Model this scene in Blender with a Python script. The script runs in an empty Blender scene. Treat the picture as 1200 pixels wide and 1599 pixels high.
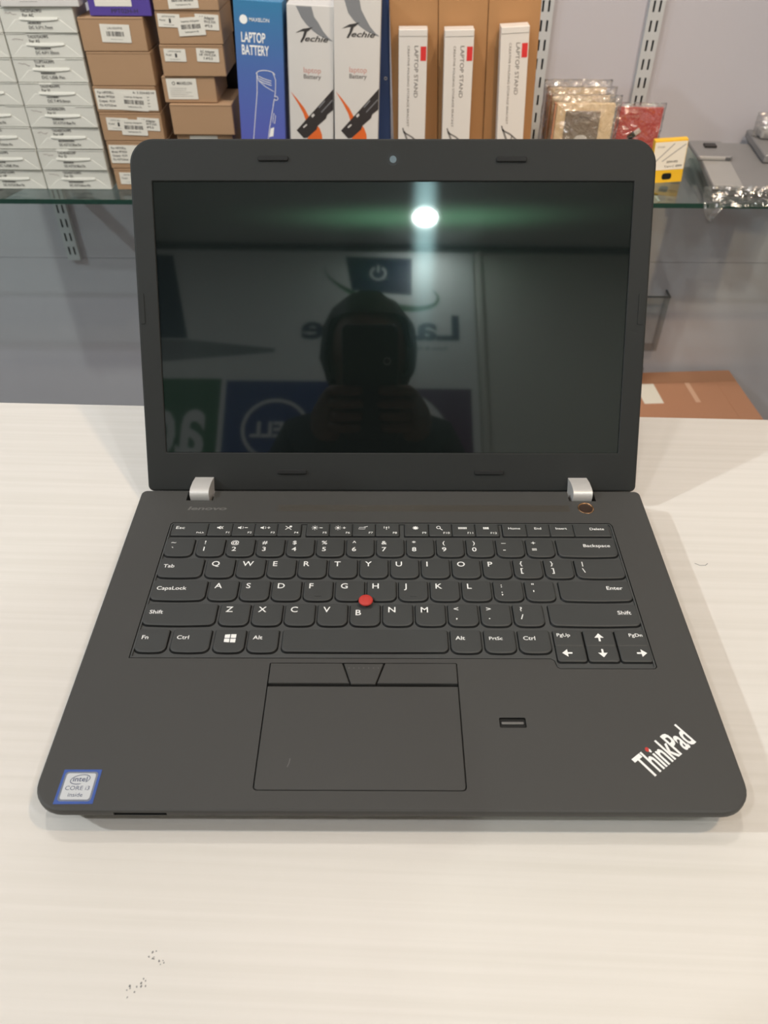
import bpy, bmesh, math, random
from mathutils import Matrix, Vector, noise

# ------------------------------------------------------------------ camera, world, lights, exposure
C = bpy.context.scene.collection
SC = bpy.context.scene
S = 0.001            # everything below is written in millimetres; z = 0 is the counter top
TOP = 860.0          # counter top above the floor


def W(x, y, z):
    return Vector((x * S, y * S, (z + TOP) * S))


cam_d = bpy.data.cameras.new('camera')
cam = bpy.data.objects.new('camera', cam_d)
C.objects.link(cam)
cam_d.sensor_fit = 'HORIZONTAL'
cam_d.sensor_width = 36.0
cam_d.lens = 36.0 * 1203.44 / 1200.0
cam_d.clip_start = 0.005
cam_d.clip_end = 50
CR = Matrix(((0.999802400, -0.012723403, 0.015273366),
             (0.019856682, 0.675330896, -0.737247511),
             (-0.000934279, 0.737405110, 0.675450095)))
cam.matrix_world = Matrix.Translation(W(0.3, -171.3, 366.2)) @ CR.to_4x4()
cam_d.dof.use_dof = True
cam_d.dof.focus_distance = 0.50
cam_d.dof.aperture_fstop = 20.0
SC.camera = cam
SC.view_settings.view_transform = 'Standard'
SC.view_settings.look = 'None'
SC.view_settings.gamma = 1.0
SC.view_settings.use_curve_mapping = False
SC.view_settings.exposure = -0.04

world = bpy.data.worlds.new('world')
SC.world = world
world.use_nodes = True
world.node_tree.nodes['Background'].inputs[0].default_value = (0.9, 0.95, 1.0, 1)
world.node_tree.nodes['Background'].inputs[1].default_value = 0.3

COOL = (0.86, 0.95, 1.0)
WARM = (1.0, 0.74, 0.50)
NEUT = (1.0, 0.95, 0.88)
# x, y, watts, colour, tilt towards (deg about x, deg about y), beam spread (deg), where
SPOTS = [(172, -1700, 7, (0.88, 1.0, 0.97), (0, 0), 180, 'behind the photographer, near the signboard'),
         (-2250, -150, 20, COOL, (0, 40), 150, 'far to the left of the counter'),
         (850, -60, 9.5, WARM, (0, 0), 180, 'above the right end of the counter'),
         (-120, 480, 4.6, NEUT, (0, 0), 180, 'above the middle of the counter'),
         (-650, 250, 9.5, NEUT, (52, 0), 90, 'added out of view to brighten the left half of the glass shelf'),  # added wall washer, an unseen helper that lifts the shelf wall
         (750, 250, 6.8, (1.0, 0.86, 0.70), (52, 0), 90, 'added out of view to brighten the right half of the glass shelf'),  # second added washer, unseen, warms and lifts the wall at right
         (360, -500, 0.7, (1.0, 0.66, 0.36), (41, 0), 26, 'added out of view, with a narrow warm beam on the film packets'),  # unseen warm spot, added to give the packets a golden glow
         (-1050, -750, 8, (0.95, 0.97, 1.0), (0, 0), 180, 'above the floor left of the photographer'),
         (1050, -750, 8, (0.95, 0.97, 1.0), (0, 0), 180, 'above the floor right of the photographer')]

# ------------------------------------------------------------------ materials


def lin(c):
    c = c / 255.0
    return c / 12.92 if c <= 0.04045 else ((c + 0.055) / 1.055) ** 2.4


def rgb(r, g, b):
    return (lin(r), lin(g), lin(b), 1.0)


def mat(name, col, rough=0.5, metal=0.0, spec=0.5, var=0.0, vscale=8.0, bump=0.0, bscale=400.0, stretch=(1, 1, 1), coat=0.0):
    m = bpy.data.materials.new(name)
    m.use_nodes = True
    nt = m.node_tree
    b = nt.nodes['Principled BSDF']
    b.inputs['Base Color'].default_value = col
    b.inputs['Roughness'].default_value = rough
    b.inputs['Metallic'].default_value = metal
    b.inputs['Specular IOR Level'].default_value = spec
    b.inputs['Coat Weight'].default_value = coat
    tc = nt.nodes.new('ShaderNodeTexCoord')
    mp = nt.nodes.new('ShaderNodeMapping')
    mp.inputs['Scale'].default_value = stretch
    nt.links.new(tc.outputs['Object'], mp.inputs[0])
    if var > 0:
        n = nt.nodes.new('ShaderNodeTexNoise')
        n.inputs['Scale'].default_value = vscale
        n.inputs['Detail'].default_value = 5
        nt.links.new(mp.outputs[0], n.inputs['Vector'])
        mx = nt.nodes.new('ShaderNodeMix')
        mx.data_type = 'RGBA'
        mx.inputs['A'].default_value = tuple(c * (1 - var) for c in col[:3]) + (1,)
        mx.inputs['B'].default_value = tuple(min(1, c * (1 + var)) for c in col[:3]) + (1,)
        nt.links.new(n.outputs['Fac'], mx.inputs['Factor'])
        nt.links.new(mx.outputs['Result'], b.inputs['Base Color'])
    if bump > 0:
        n2 = nt.nodes.new('ShaderNodeTexNoise')
        n2.inputs['Scale'].default_value = bscale
        n2.inputs['Detail'].default_value = 3
        nt.links.new(mp.outputs[0], n2.inputs['Vector'])
        bp = nt.nodes.new('ShaderNodeBump')
        bp.inputs['Strength'].default_value = bump
        bp.inputs['Distance'].default_value = 0.001
        nt.links.new(n2.outputs['Fac'], bp.inputs['Height'])
        nt.links.new(bp.outputs[0], b.inputs['Normal'])
    return m


def film(name, tint=(1, 1, 1), rough=0.08, bscale=60.0, strength=0.8, base=0.08, dist=0.004):
    """clear crinkled plastic film or glass: see-through with a reflecting surface"""
    m = bpy.data.materials.new(name)
    m.use_nodes = True
    nt = m.node_tree
    nt.nodes.clear()
    out = nt.nodes.new('ShaderNodeOutputMaterial')
    mix = nt.nodes.new('ShaderNodeMixShader')
    tr = nt.nodes.new('ShaderNodeBsdfTransparent')
    tr.inputs[0].default_value = tint + (1,)
    gl = nt.nodes.new('ShaderNodeBsdfGlossy')
    gl.inputs['Roughness'].default_value = rough
    fr = nt.nodes.new('ShaderNodeLayerWeight')
    fr.inputs[0].default_value = 0.5
    pw = nt.nodes.new('ShaderNodeMath')
    pw.operation = 'POWER'
    pw.inputs[1].default_value = 4.0
    nt.links.new(fr.outputs['Facing'], pw.inputs[0])
    ad = nt.nodes.new('ShaderNodeMath')
    ad.operation = 'MULTIPLY_ADD'
    ad.inputs[1].default_value = 0.7
    ad.inputs[2].default_value = base
    nt.links.new(pw.outputs[0], ad.inputs[0])
    nt.links.new(ad.outputs[0], mix.inputs[0])
    nt.links.new(tr.outputs[0], mix.inputs[1])
    nt.links.new(gl.outputs[0], mix.inputs[2])
    nt.links.new(mix.outputs[0], out.inputs[0])
    if strength > 0:
        tc = nt.nodes.new('ShaderNodeTexCoord')
        n = nt.nodes.new('ShaderNodeTexNoise')
        n.inputs['Scale'].default_value = bscale
        n.inputs['Detail'].default_value = 2
        n.inputs['Distortion'].default_value = 1.2
        nt.links.new(tc.outputs['Object'], n.inputs['Vector'])
        bp = nt.nodes.new('ShaderNodeBump')
        bp.inputs['Strength'].default_value = strength
        bp.inputs['Distance'].default_value = dist
        nt.links.new(n.outputs['Fac'], bp.inputs['Height'])
        nt.links.new(bp.outputs[0], gl.inputs['Normal'])
    return m


def emis(name, col, st):
    m = bpy.data.materials.new(name)
    m.use_nodes = True
    b = m.node_tree.nodes['Principled BSDF']
    b.inputs['Base Color'].default_value = (0.8, 0.8, 0.8, 1)
    b.inputs['Emission Color'].default_value = tuple(col) + (1,)
    b.inputs['Emission Strength'].default_value = st
    return m


def table_mat():
    m = mat('white_wood_laminate', rgb(236, 230, 220), rough=0.36, spec=0.35)
    nt = m.node_tree
    b = nt.nodes['Principled BSDF']
    tc = nt.nodes.new('ShaderNodeTexCoord')

    def noi(scale, vec, det=4, dist=0.0):
        mp = nt.nodes.new('ShaderNodeMapping')
        mp.inputs['Scale'].default_value = vec
        nt.links.new(tc.outputs['Object'], mp.inputs[0])
        n = nt.nodes.new('ShaderNodeTexNoise')
        n.inputs['Scale'].default_value = scale
        n.inputs['Detail'].default_value = det
        n.inputs['Distortion'].default_value = dist
        nt.links.new(mp.outputs[0], n.inputs['Vector'])
        return n
    n1 = noi(5, (0.45, 55, 1), 4, 0.25)
    n2 = noi(30, (0.12, 9, 1), 3, 0.1)
    w = nt.nodes.new('ShaderNodeTexWave')
    w.bands_direction = 'Y'
    w.inputs['Scale'].default_value = 26
    w.inputs['Distortion'].default_value = 9
    w.inputs['Detail'].default_value = 2
    w.inputs['Detail Scale'].default_value = 0.35
    mp = nt.nodes.new('ShaderNodeMapping')
    mp.inputs['Scale'].default_value = (0.35, 1.3, 1)
    nt.links.new(tc.outputs['Object'], mp.inputs[0])
    nt.links.new(mp.outputs[0], w.inputs['Vector'])
    a = nt.nodes.new('ShaderNodeMath')
    a.operation = 'ADD'
    a2 = nt.nodes.new('ShaderNodeMath')
    a2.operation = 'MULTIPLY_ADD'
    nt.links.new(n1.outputs['Fac'], a.inputs[0])
    nt.links.new(n2.outputs['Fac'], a.inputs[1])
    nt.links.new(w.outputs['Fac'], a2.inputs[0])
    a2.inputs[1].default_value = 0.16
    nt.links.new(a.outputs[0], a2.inputs[2])
    r = nt.nodes.new('ShaderNodeValToRGB')
    r.color_ramp.elements[0].position = 0.75
    r.color_ramp.elements[0].color = rgb(227, 221, 212)
    r.color_ramp.elements[1].position = 1.2
    r.color_ramp.elements[1].color = rgb(233, 227, 219)
    mr = nt.nodes.new('ShaderNodeMapRange')
    mr.inputs[1].default_value = 0.75
    mr.inputs[2].default_value = 1.3
    nt.links.new(a2.outputs[0], mr.inputs[0])
    r.color_ramp.elements[0].position = 0
    r.color_ramp.elements[1].position = 1
    nt.links.new(mr.outputs[0], r.inputs[0])
    nt.links.new(r.outputs[0], b.inputs['Base Color'])
    return m


def screen_mat():
    """switched-off panel: black glass with a fine grating that smears highlights along and across"""
    m = bpy.data.materials.new('lcd_panel')
    m.use_nodes = True
    nt = m.node_tree
    b = nt.nodes['Principled BSDF']
    b.inputs['Base Color'].default_value = (0.0065, 0.0085, 0.0082, 1)
    b.inputs['Roughness'].default_value = 0.03
    b.inputs['Specular IOR Level'].default_value = 0.62
    out = nt.nodes['Material Output']
    tan = nt.nodes.new('ShaderNodeTangent')
    tan.direction_type = 'UV_MAP'

    def lobe(col, rough, aniso, rot):
        g = nt.nodes.new('ShaderNodeBsdfAnisotropic')
        g.distribution = 'BECKMANN'
        g.inputs['Color'].default_value = col
        g.inputs['Roughness'].default_value = rough
        g.inputs['Anisotropy'].default_value = aniso
        g.inputs['Rotation'].default_value = rot
        nt.links.new(tan.outputs[0], g.inputs['Tangent'])
        return g
    g1 = lobe((0.006, 0.009, 0.0095, 1), 0.115, 0.72, 0.0)
    g2 = lobe((0.0016, 0.0042, 0.0022, 1), 0.14, 0.72, 0.25)
    a1 = nt.nodes.new('ShaderNodeAddShader')
    a2 = nt.nodes.new('ShaderNodeAddShader')
    nt.links.new(g1.outputs[0], a1.inputs[0])
    nt.links.new(g2.outputs[0], a1.inputs[1])
    nt.links.new(b.outputs[0], a2.inputs[0])
    nt.links.new(a1.outputs[0], a2.inputs[1])
    nt.links.new(a2.outputs[0], out.inputs[0])
    return m


M = {}
M['wall'] = mat('lavender_wall_paint', rgb(176, 175, 184), 0.6, var=0.03, vscale=1.6, bump=0.15, bscale=40)
M['wall_room'] = mat('cream_wall_paint', rgb(216, 214, 206), 0.7, var=0.02, vscale=1.5)
M['ceiling'] = mat('white_ceiling_paint', rgb(225, 226, 224), 0.8, var=0.02, vscale=2)
M['floor'] = mat('grey_floor_tiles', rgb(150, 145, 138), 0.4, var=0.08, vscale=3)
M['table'] = table_mat()
M['panel'] = mat('grey_laminate', rgb(196, 192, 184), 0.5, var=0.02)
M['smudge'] = mat('pencil_smudge', rgb(120, 118, 116), 0.9)
M['deck'] = mat('matte_graphite_plastic', rgb(73, 72, 70), 0.55, spec=0.30, var=0.03, vscale=14, bump=0.06, bscale=3000)
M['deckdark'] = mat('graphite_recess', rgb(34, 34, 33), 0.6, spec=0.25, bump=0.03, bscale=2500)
M['strip'] = mat('satin_graphite_strip', rgb(72, 68, 62), 0.42, spec=0.45, bump=0.05, bscale=1500)  # smoother strip; its brown tint paints in a warm reflection
M['lid'] = mat('lid_bezel_plastic', rgb(45, 46, 45), 0.55, spec=0.30, var=0.03, vscale=14, bump=0.06, bscale=3000)
M['rubber'] = mat('black_rubber', rgb(38, 38, 38), 0.6, spec=0.3, bump=0.05)
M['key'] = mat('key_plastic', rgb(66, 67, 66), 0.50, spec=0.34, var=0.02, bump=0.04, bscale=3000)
M['keyskirt'] = mat('shaded_key_plastic', rgb(24, 24, 24), 0.45, spec=0.25, bump=0.02)  # key plastic darkened on the skirts, painting in the shade between keys
M['kbd'] = mat('keyboard_frame_plastic', rgb(74, 75, 74), 0.45, spec=0.35, bump=0.04, bscale=3000)
M['pad'] = mat('touchpad_plastic', rgb(73, 72, 70), 0.5, spec=0.3, var=0.02, bump=0.03, bscale=3000)
M['legend'] = mat('legend_paint', rgb(250, 249, 246), 0.6)
M['brandgrey'] = mat('etched_grey', rgb(108, 106, 103), 0.4)
M['red'] = mat('red_rubber', rgb(205, 62, 54), 0.55, bump=0.3, bscale=3500)
M['chrome'] = mat('satin_silver', rgb(226, 222, 218), 0.34, metal=0.25, spec=0.7, bump=0.04, bscale=900)
M['gold'] = mat('bronze_rim', rgb(205, 160, 120), 0.2, metal=1.0, bump=0.02)
M['power'] = mat('power_key', rgb(58, 42, 32), 0.3, spec=0.5, bump=0.02)
M['lens'] = mat('camera_lens', rgb(80, 96, 106), 0.15, spec=0.8, bump=0.01)
M['black'] = mat('black_plastic', rgb(22, 22, 22), 0.4, bump=0.03)
M['screen'] = screen_mat()
M['stblue'] = mat('sticker_blue', rgb(70, 96, 168), 0.25, var=0.15, vscale=90, coat=0.3)
M['stsilver'] = mat('sticker_silver', rgb(140, 146, 160), 0.3, metal=0.4, var=0.1, vscale=200)
M['stwhite'] = mat('sticker_white', rgb(206, 208, 210), 0.4, var=0.02)
M['stink'] = mat('sticker_ink', rgb(60, 72, 104), 0.5, var=0.02)
M['wbox'] = mat('white_carton', rgb(214, 213, 205), 0.55, var=0.025, vscale=22, bump=0.08, bscale=80)
M['wflap'] = mat('white_carton_flap', rgb(220, 219, 211), 0.5, var=0.02, vscale=30, bump=0.06, bscale=90)
M['kraft'] = mat('kraft_cardboard', rgb(172, 138, 106), 0.7, var=0.05, vscale=9, bump=0.12, bscale=160, stretch=(1, 1, 4))
M['kraft2'] = mat('orange_kraft_cardboard', rgb(166, 124, 82), 0.65, var=0.05, vscale=8, bump=0.1, bscale=160, stretch=(4, 1, 1))
M['carton'] = mat('brown_shipping_cardboard', rgb(176, 128, 100), 0.7, var=0.05, vscale=6, bump=0.1, bscale=100)
M['carton_d'] = mat('darker_brown_cardboard', rgb(156, 112, 86), 0.7, var=0.05, vscale=6, bump=0.1, bscale=100)
M['tape'] = mat('pale_packing_tape', rgb(205, 165, 140), 0.3, var=0.04)
M['paper'] = mat('label_paper', rgb(226, 222, 212), 0.6, var=0.015, vscale=40)
M['ink'] = mat('black_ink', rgb(58, 56, 56), 0.7, var=0.02)
M['inksoft'] = mat('grey_ink', rgb(118, 114, 112), 0.7, var=0.02)
M['inkred'] = mat('faded_red_ink', rgb(206, 150, 140), 0.7, var=0.02)
M['penred'] = mat('maroon_pen', rgb(120, 92, 96), 0.7, var=0.02)
M['purple'] = mat('purple_carton', rgb(84, 66, 150), 0.5, var=0.05, vscale=20, bump=0.05)
M['blue'] = mat('blue_carton', rgb(66, 92, 150), 0.4, var=0.05, vscale=10, bump=0.03)
M['bwhite'] = mat('glossy_white_carton', rgb(214, 211, 208), 0.35, var=0.015, vscale=10, bump=0.02)
M['greyprint'] = mat('grey_print', rgb(132, 134, 138), 0.4, var=0.05, vscale=20)
M['orange'] = mat('orange_print', rgb(222, 106, 48), 0.4, var=0.10, vscale=30)
M['battery'] = mat('battery_print', rgb(56, 52, 52), 0.4, var=0.1, vscale=60)
M['redprint'] = mat('red_print', rgb(208, 56, 56), 0.4, var=0.03)
M['redcard'] = mat('red_card', rgb(196, 80, 78), 0.45, var=0.06, vscale=30, bump=0.02)
M['yellow'] = mat('yellow_print', rgb(226, 180, 40), 0.45, var=0.04)
M['beige'] = mat('beige_card', rgb(226, 204, 168), 0.5, var=0.05, vscale=20)
M['taupe'] = mat('taupe_plastic', rgb(134, 120, 106), 0.4, var=0.05, vscale=30)
M['steel'] = mat('powder_coated_steel', rgb(178, 182, 186), 0.45, var=0.02, bump=0.05)
M['slot'] = mat('slot_dark', rgb(78, 80, 84), 0.8)
M['alu'] = mat('grey_aluminium', rgb(132, 132, 134), 0.42, metal=0.25, var=0.05, vscale=25, bump=0.05, bscale=200)
M['alul'] = mat('light_grey_aluminium', rgb(158, 158, 158), 0.42, metal=0.2, var=0.05, vscale=25, bump=0.05, bscale=200)
M['film'] = film('clear_crinkled_film', (0.97, 0.97, 0.96), 0.08, 50, 1.0, 0.24, 0.014)
M['filmtip'] = film('crumpled_film', (0.97, 0.97, 0.96), 0.16, 60, 0.8, 0.24, 0.004)
M['filmsoft'] = film('clear_smooth_film', (0.96, 0.96, 0.96), 0.15, 30, 0.5, 0.08)
M['glass'] = film('shelf_glass', (0.86, 0.93, 0.90), 0.02, 1, 0.0, 0.03)
M['glassedge'] = mat('green_glass_edge', rgb(30, 62, 54), 0.12, spec=0.6, var=0.1, vscale=6)
M['acrylic'] = film('clear_acrylic', (0.88, 0.9, 0.9), 0.1, 1, 0.0, 0.05)
M['trim'] = mat('dark_trim', rgb(62, 64, 64), 0.5)
M['vinyl'] = mat('white_banner_vinyl', rgb(232, 234, 232), 0.5, var=0.01)
M['navy'] = mat('navy_print', rgb(24, 36, 74), 0.5, var=0.1, vscale=4)
M['dellblue'] = mat('blue_print', rgb(22, 48, 124), 0.5, var=0.03)
M['green'] = mat('green_print', rgb(34, 104, 56), 0.5, var=0.03)
M['violet'] = mat('violet_print', rgb(92, 44, 92), 0.5, var=0.03)
M['skin'] = mat('brown_skin', rgb(96, 66, 50), 0.55, var=0.06, vscale=30, bump=0.05)
M['hair'] = mat('black_hair', rgb(20, 18, 18), 0.6, bump=0.6, bscale=300)
M['shirt'] = mat('black_cloth', rgb(26, 27, 29), 0.85, var=0.1, vscale=12, bump=0.2, bscale=300)
M['trousers'] = mat('dark_trousers', rgb(32, 34, 42), 0.85, var=0.1, vscale=12, bump=0.2, bscale=300)
M['eye'] = mat('eye', rgb(90, 84, 78), 0.3)

# ------------------------------------------------------------------ helpers


def link(name, bm_, material, parent=None, loc=None, rot=None, smooth=False, kind=None):
    me = bpy.data.meshes.new(name)
    bm_.to_mesh(me)
    bm_.free()
    for m in (material if isinstance(material, (list, tuple)) else [material]):
        me.materials.append(m)
    if smooth:
        for p in me.polygons:
            p.use_smooth = True
    o = bpy.data.objects.new(name, me)
    C.objects.link(o)
    if parent:
        o.parent = parent
    if loc is not None:
        o.location = loc
    if rot is not None:
        o.rotation_euler = rot
    if kind:
        o['kind'] = kind
    return o


def tag(o, label, cat, group=None):
    o['label'] = label
    o['category'] = cat
    if group:
        o['group'] = group
    return o


def thing(name, label, cat, loc=(0, 0, 0), rot=(0, 0, 0), group=None):
    o = bpy.data.objects.new(name, None)
    o.empty_display_size = 0.02
    C.objects.link(o)
    o.location = loc
    o.rotation_euler = rot
    return tag(o, label, cat, group)


def nb():
    return bmesh.new()


def box(bm, x0, x1, y0, y1, z0, z1, bev=0.0, mi=0, seg=1, mtx=None):
    """box in mm"""
    t = bmesh.new()
    bmesh.ops.create_cube(t, size=1.0)
    for v in t.verts:
        v.co = Vector((x0 + (v.co.x + .5) * (x1 - x0), y0 + (v.co.y + .5) * (y1 - y0), z0 + (v.co.z + .5) * (z1 - z0))) * S
    if bev > 0:
        bmesh.ops.bevel(t, geom=t.edges[:], offset=bev * S, segments=seg, affect='EDGES', profile=0.5)
    if mtx is not None:
        t.transform(mtx)
    merge(bm, t, mi)
    return bm


def merge(bm, t, mi=0):
    t.verts.ensure_lookup_table()
    vs = [bm.verts.new(v.co) for v in t.verts]
    t.verts.index_update()
    for f in t.faces:
        try:
            nf = bm.faces.new([vs[v.index] for v in f.verts])
            nf.material_index = mi if mi is not None else f.material_index
            nf.smooth = f.smooth
        except ValueError:
            pass
    t.free()


def loops(bm, levels, cap0=True, cap1=True, mi=0):
    """stack of equal-length loops of mm points -> closed skin"""
    rings = []
    for L in levels:
        rings.append([bm.verts.new(Vector(p) * S) for p in L])
    n = len(rings[0])
    for a, b in zip(rings[:-1], rings[1:]):
        for i in range(n):
            f = bm.faces.new((a[i], a[(i + 1) % n], b[(i + 1) % n], b[i]))
            f.material_index = mi
    if cap0:
        bm.faces.new(rings[0][::-1]).material_index = mi
    if cap1:
        bm.faces.new(rings[-1]).material_index = mi
    return bm


def prism(bm, pts, z0, z1, mi=0):
    if area(pts) < 0:
        pts = pts[::-1]
    return loops(bm, [[(x, y, z0) for x, y in pts], [(x, y, z1) for x, y in pts]], mi=mi)


def area(p):
    return sum(p[i][0] * p[(i + 1) % len(p)][1] - p[(i + 1) % len(p)][0] * p[i][1] for i in range(len(p))) / 2


def inset(pts, d):
    """shrink a ccw outline by d mm (d<0 grows)"""
    n = len(pts)
    out = []
    for i in range(n):
        p0, p1, p2 = Vector(pts[i - 1]), Vector(pts[i]), Vector(pts[(i + 1) % n])
        e1 = (p1 - p0)
        e2 = (p2 - p1)
        if e1.length < 1e-6:
            e1 = e2
        if e2.length < 1e-6:
            e2 = e1
        n1 = Vector((-e1.y, e1.x)).normalized()
        n2 = Vector((-e2.y, e2.x)).normalized()
        b = (n1 + n2)
        if b.length < 1e-6:
            b = n1
        b.normalize()
        c = max(0.35, b.dot(n1))
        q = p1 + b * (d / c)
        out.append((q.x, q.y))
    return out


def rrect(x0, x1, y0, y1, r, seg=5):
    """rounded rectangle, r = (bl, br, tr, tl) or number; ccw"""
    if not isinstance(r, (tuple, list)):
        r = (r,) * 4
    pts = []
    cs = [(x0, y0, 180, r[0], 1, 1), (x1, y0, 270, r[1], -1, 1), (x1, y1, 0, r[2], -1, -1), (x0, y1, 90, r[3], 1, -1)]
    for cx, cy, a0, rr, sx, sy in cs:
        if rr <= 0:
            pts.append((cx, cy))
            continue
        ox, oy = cx + sx * rr, cy + sy * rr
        for k in range(seg + 1):
            a = math.radians(a0 + 90 * k / seg)
            pts.append((ox + rr * math.cos(a), oy + rr * math.sin(a)))
    return pts


def poly(bm, pts, z=0.0, mi=0):
    f = bm.faces.new([bm.verts.new(Vector((x, y, z)) * S) for x, y in pts])
    if f.normal.z == 0:
        f.normal_update()
    if f.normal.z < 0:
        f.normal_flip()
    f.material_index = mi
    return f


def circ(cx, cy, r, n=20, ry=None, a0=0, a1=360):
    ry = ry or r
    m = n if a1 - a0 == 360 else n + 1
    return [(cx + r * math.cos(math.radians(a0 + (a1 - a0) * k / n)), cy + ry * math.sin(math.radians(a0 + (a1 - a0) * k / n))) for k in range(m)]


def stroke(bm, pts, w, z=0.0, mi=0, closed=False):
    n = len(pts)
    L, R = [], []
    for i in range(n):
        if closed:
            a, b = Vector(pts[i - 1]), Vector(pts[(i + 1) % n])
        else:
            a, b = Vector(pts[max(0, i - 1)]), Vector(pts[min(n - 1, i + 1)])
        d = (b - a)
        d = d.normalized() if d.length > 1e-9 else Vector((1, 0))
        nn = Vector((-d.y, d.x)) * w / 2
        p = Vector(pts[i])
        L.append(bm.verts.new(Vector((p.x + nn.x, p.y + nn.y, z)) * S))
        R.append(bm.verts.new(Vector((p.x - nn.x, p.y - nn.y, z)) * S))
    for i in range(n if closed else n - 1):
        j = (i + 1) % n
        f = bm.faces.new((R[i], R[j], L[j], L[i]))
        f.material_index = mi


_tc = {}


def text(bm, s, x, y, cap, z=0.0, align='L', sx=1.0, bold=0.0, shear=0.0, rot=0.0, mi=0, width=None, res=3):
    """flat lettering; cap = capital height mm; x,y = baseline start (or centre/right)"""
    key = (s, bold, shear, res)
    if key not in _tc:
        cu = bpy.data.curves.new('t', 'FONT')
        cu.body = s
        cu.size = 1.0
        cu.offset = bold
        cu.shear = shear
        cu.resolution_u = res
        o = bpy.data.objects.new('t', cu)
        me = bpy.data.meshes.new_from_object(o)
        vs = [tuple(v.co) for v in me.vertices]
        fs = [tuple(p.vertices) for p in me.polygons]
        bpy.data.objects.remove(o)
        bpy.data.curves.remove(cu)
        bpy.data.meshes.remove(me)
        _tc[key] = (vs, fs)
    vs, fs = _tc[key]
    if not vs:
        return
    k = cap / 0.70
    mn = min(v[0] for v in vs)
    mxx = max(v[0] for v in vs)
    kx = k * sx
    if width:
        kx = width / (mxx - mn)
    w = (mxx - mn) * kx
    off = {'L': 0, 'C': -w / 2, 'R': -w}[align]
    ca, sa = math.cos(math.radians(rot)), math.sin(math.radians(rot))
    nv = []
    for v in vs:
        px = (v[0] - mn) * kx + off
        py = v[1] * k
        nv.append(bm.verts.new(Vector((x + px * ca - py * sa, y + px * sa + py * ca, z)) * S))
    for f in fs:
        try:
            bm.faces.new([nv[i] for i in f]).material_index = mi
        except ValueError:
            pass


def barcode(bm, x0, x1, y0, y1, z, mi=0, seed=1, n=26):
    r = random.Random(seed)
    w = (x1 - x0) / n
    x = x0
    while x < x1 - w:
        ww = w * r.choice((.35, .6, 1.0))
        poly(bm, [(x, y0), (x + ww, y0), (x + ww, y1), (x, y1)], z, mi)
        x += ww + w * r.choice((.35, .5, .9))


def lines(bm, x0, x1, y0, y1, n, z, mi=0, seed=1, h=0.5):
    """rows of small print too fine to read"""
    r = random.Random(seed)
    for k in range(n):
        y = y1 - (k + .5) * (y1 - y0) / n
        x = x0
        xe = x0 + (x1 - x0) * r.uniform(.6, 1.0)
        while x < xe:
            w = r.uniform(1.0, 3.4)
            w = min(w, xe - x)
            poly(bm, [(x, y - h * .5), (x + w, y - h * .5), (x + w, y + h * .5), (x, y + h * .5)], z, mi)
            x += w + 0.7


UP = Matrix.Rotation(math.radians(90), 4, 'X')   # turns an x-y drawing into an upright one facing the viewer (-y)


def boolean(o, cutter, op='DIFFERENCE'):
    md = o.modifiers.new('b', 'BOOLEAN')
    md.object = cutter
    md.operation = op
    md.solver = 'EXACT'
    dg = bpy.context.evaluated_depsgraph_get()
    dg.update()
    me = bpy.data.meshes.new_from_object(o.evaluated_get(dg))
    o.modifiers.clear()
    o.data = me
    bpy.data.objects.remove(cutter)


def smooth_by_angle(o, deg=35):
    me = o.data
    for p in me.polygons:
        p.use_smooth = True
    bm = bmesh.new()
    bm.from_mesh(me)
    for e in bm.edges:
        if len(e.link_faces) == 2:
            e.smooth = e.calc_face_angle(0) < math.radians(deg)
    bm.to_mesh(me)
    bm.free()


# ------------------------------------------------------------------ room shell
XL, XR, YB, YF, ZF, ZC = -2700, 2200, 1500, -1880, -860, 1960


def struct(name, x0, x1, y0, y1, z0, z1, m, bev=0.0):
    bm = nb()
    box(bm, x0, x1, y0, y1, z0, z1, bev)
    o = link(name, bm, m, loc=W(0, 0, 0))
    o['kind'] = 'structure'
    return o


struct('floor', XL, XR, YF, YB, ZF - 60, ZF, M['floor'])
struct('ceiling', XL, XR, YF, YB, ZC, ZC + 60, M['ceiling'])
# shelf wall in two boards with a hairline joint at z = -391
wb = nb()
box(wb, XL, XR, YB, YB + 80, ZF, -392.5)
box(wb, XL, XR, YB, YB + 80, -391.5, ZC)
box(wb, XL, XR, YB + 2, YB + 80, -393, -391)
o = link('wall_back', wb, M['wall'], loc=W(0, 0, 0))
o['kind'] = 'structure'
struct('wall_front', XL, XR, YF - 80, YF, ZF, ZC, M['wall_room'])
struct('wall_left', XL - 80, XL, YF, YB, ZF, ZC, M['wall_room'])
struct('wall_right', XR, XR + 80, YF, YB, ZF, ZC, M['wall_room'])
struct('trim_1', XL, XR, YF, YF + 14, ZC - 24, ZC, M['trim'])
struct('trim_2', 392, 412, YF, YF + 10, ZF, ZC - 24, M['wall_room'], 2)

# ------------------------------------------------------------------ counter
yaw = math.radians(-1.16)
ct = thing('counter', 'white wood-grain counter carrying the open laptop, faint smudge near its front', 'counter', loc=W(0, 0, -860), rot=(0, 0, yaw))
bm = nb()
box(bm, -1150, 1150, -430, 351.3, 836, 860, 1.2, seg=2)
link('counter_top', bm, M['table'], ct)
bm = nb()
box(bm, -1130, 1130, -330, -312, 80, 836, 1)
link('front_panel', bm, M['panel'], ct)
for sx in (-1130, 1112):
    bm = nb()
    box(bm, sx, sx + 18, -312, 330, 0, 836, 1)
    link('side_panel', bm, M['panel'], ct)
bm = nb()
box(bm, -1112, 1112, 300, 318, 80, 836, 1)
link('back_panel', bm, M['panel'], ct)
bm = nb()
box(bm, -1112, 1112, -300, -284, 0, 80, 1)
link('plinth', bm, M['trim'], ct)
rs = random.Random(5)
bm = nb()


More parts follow.
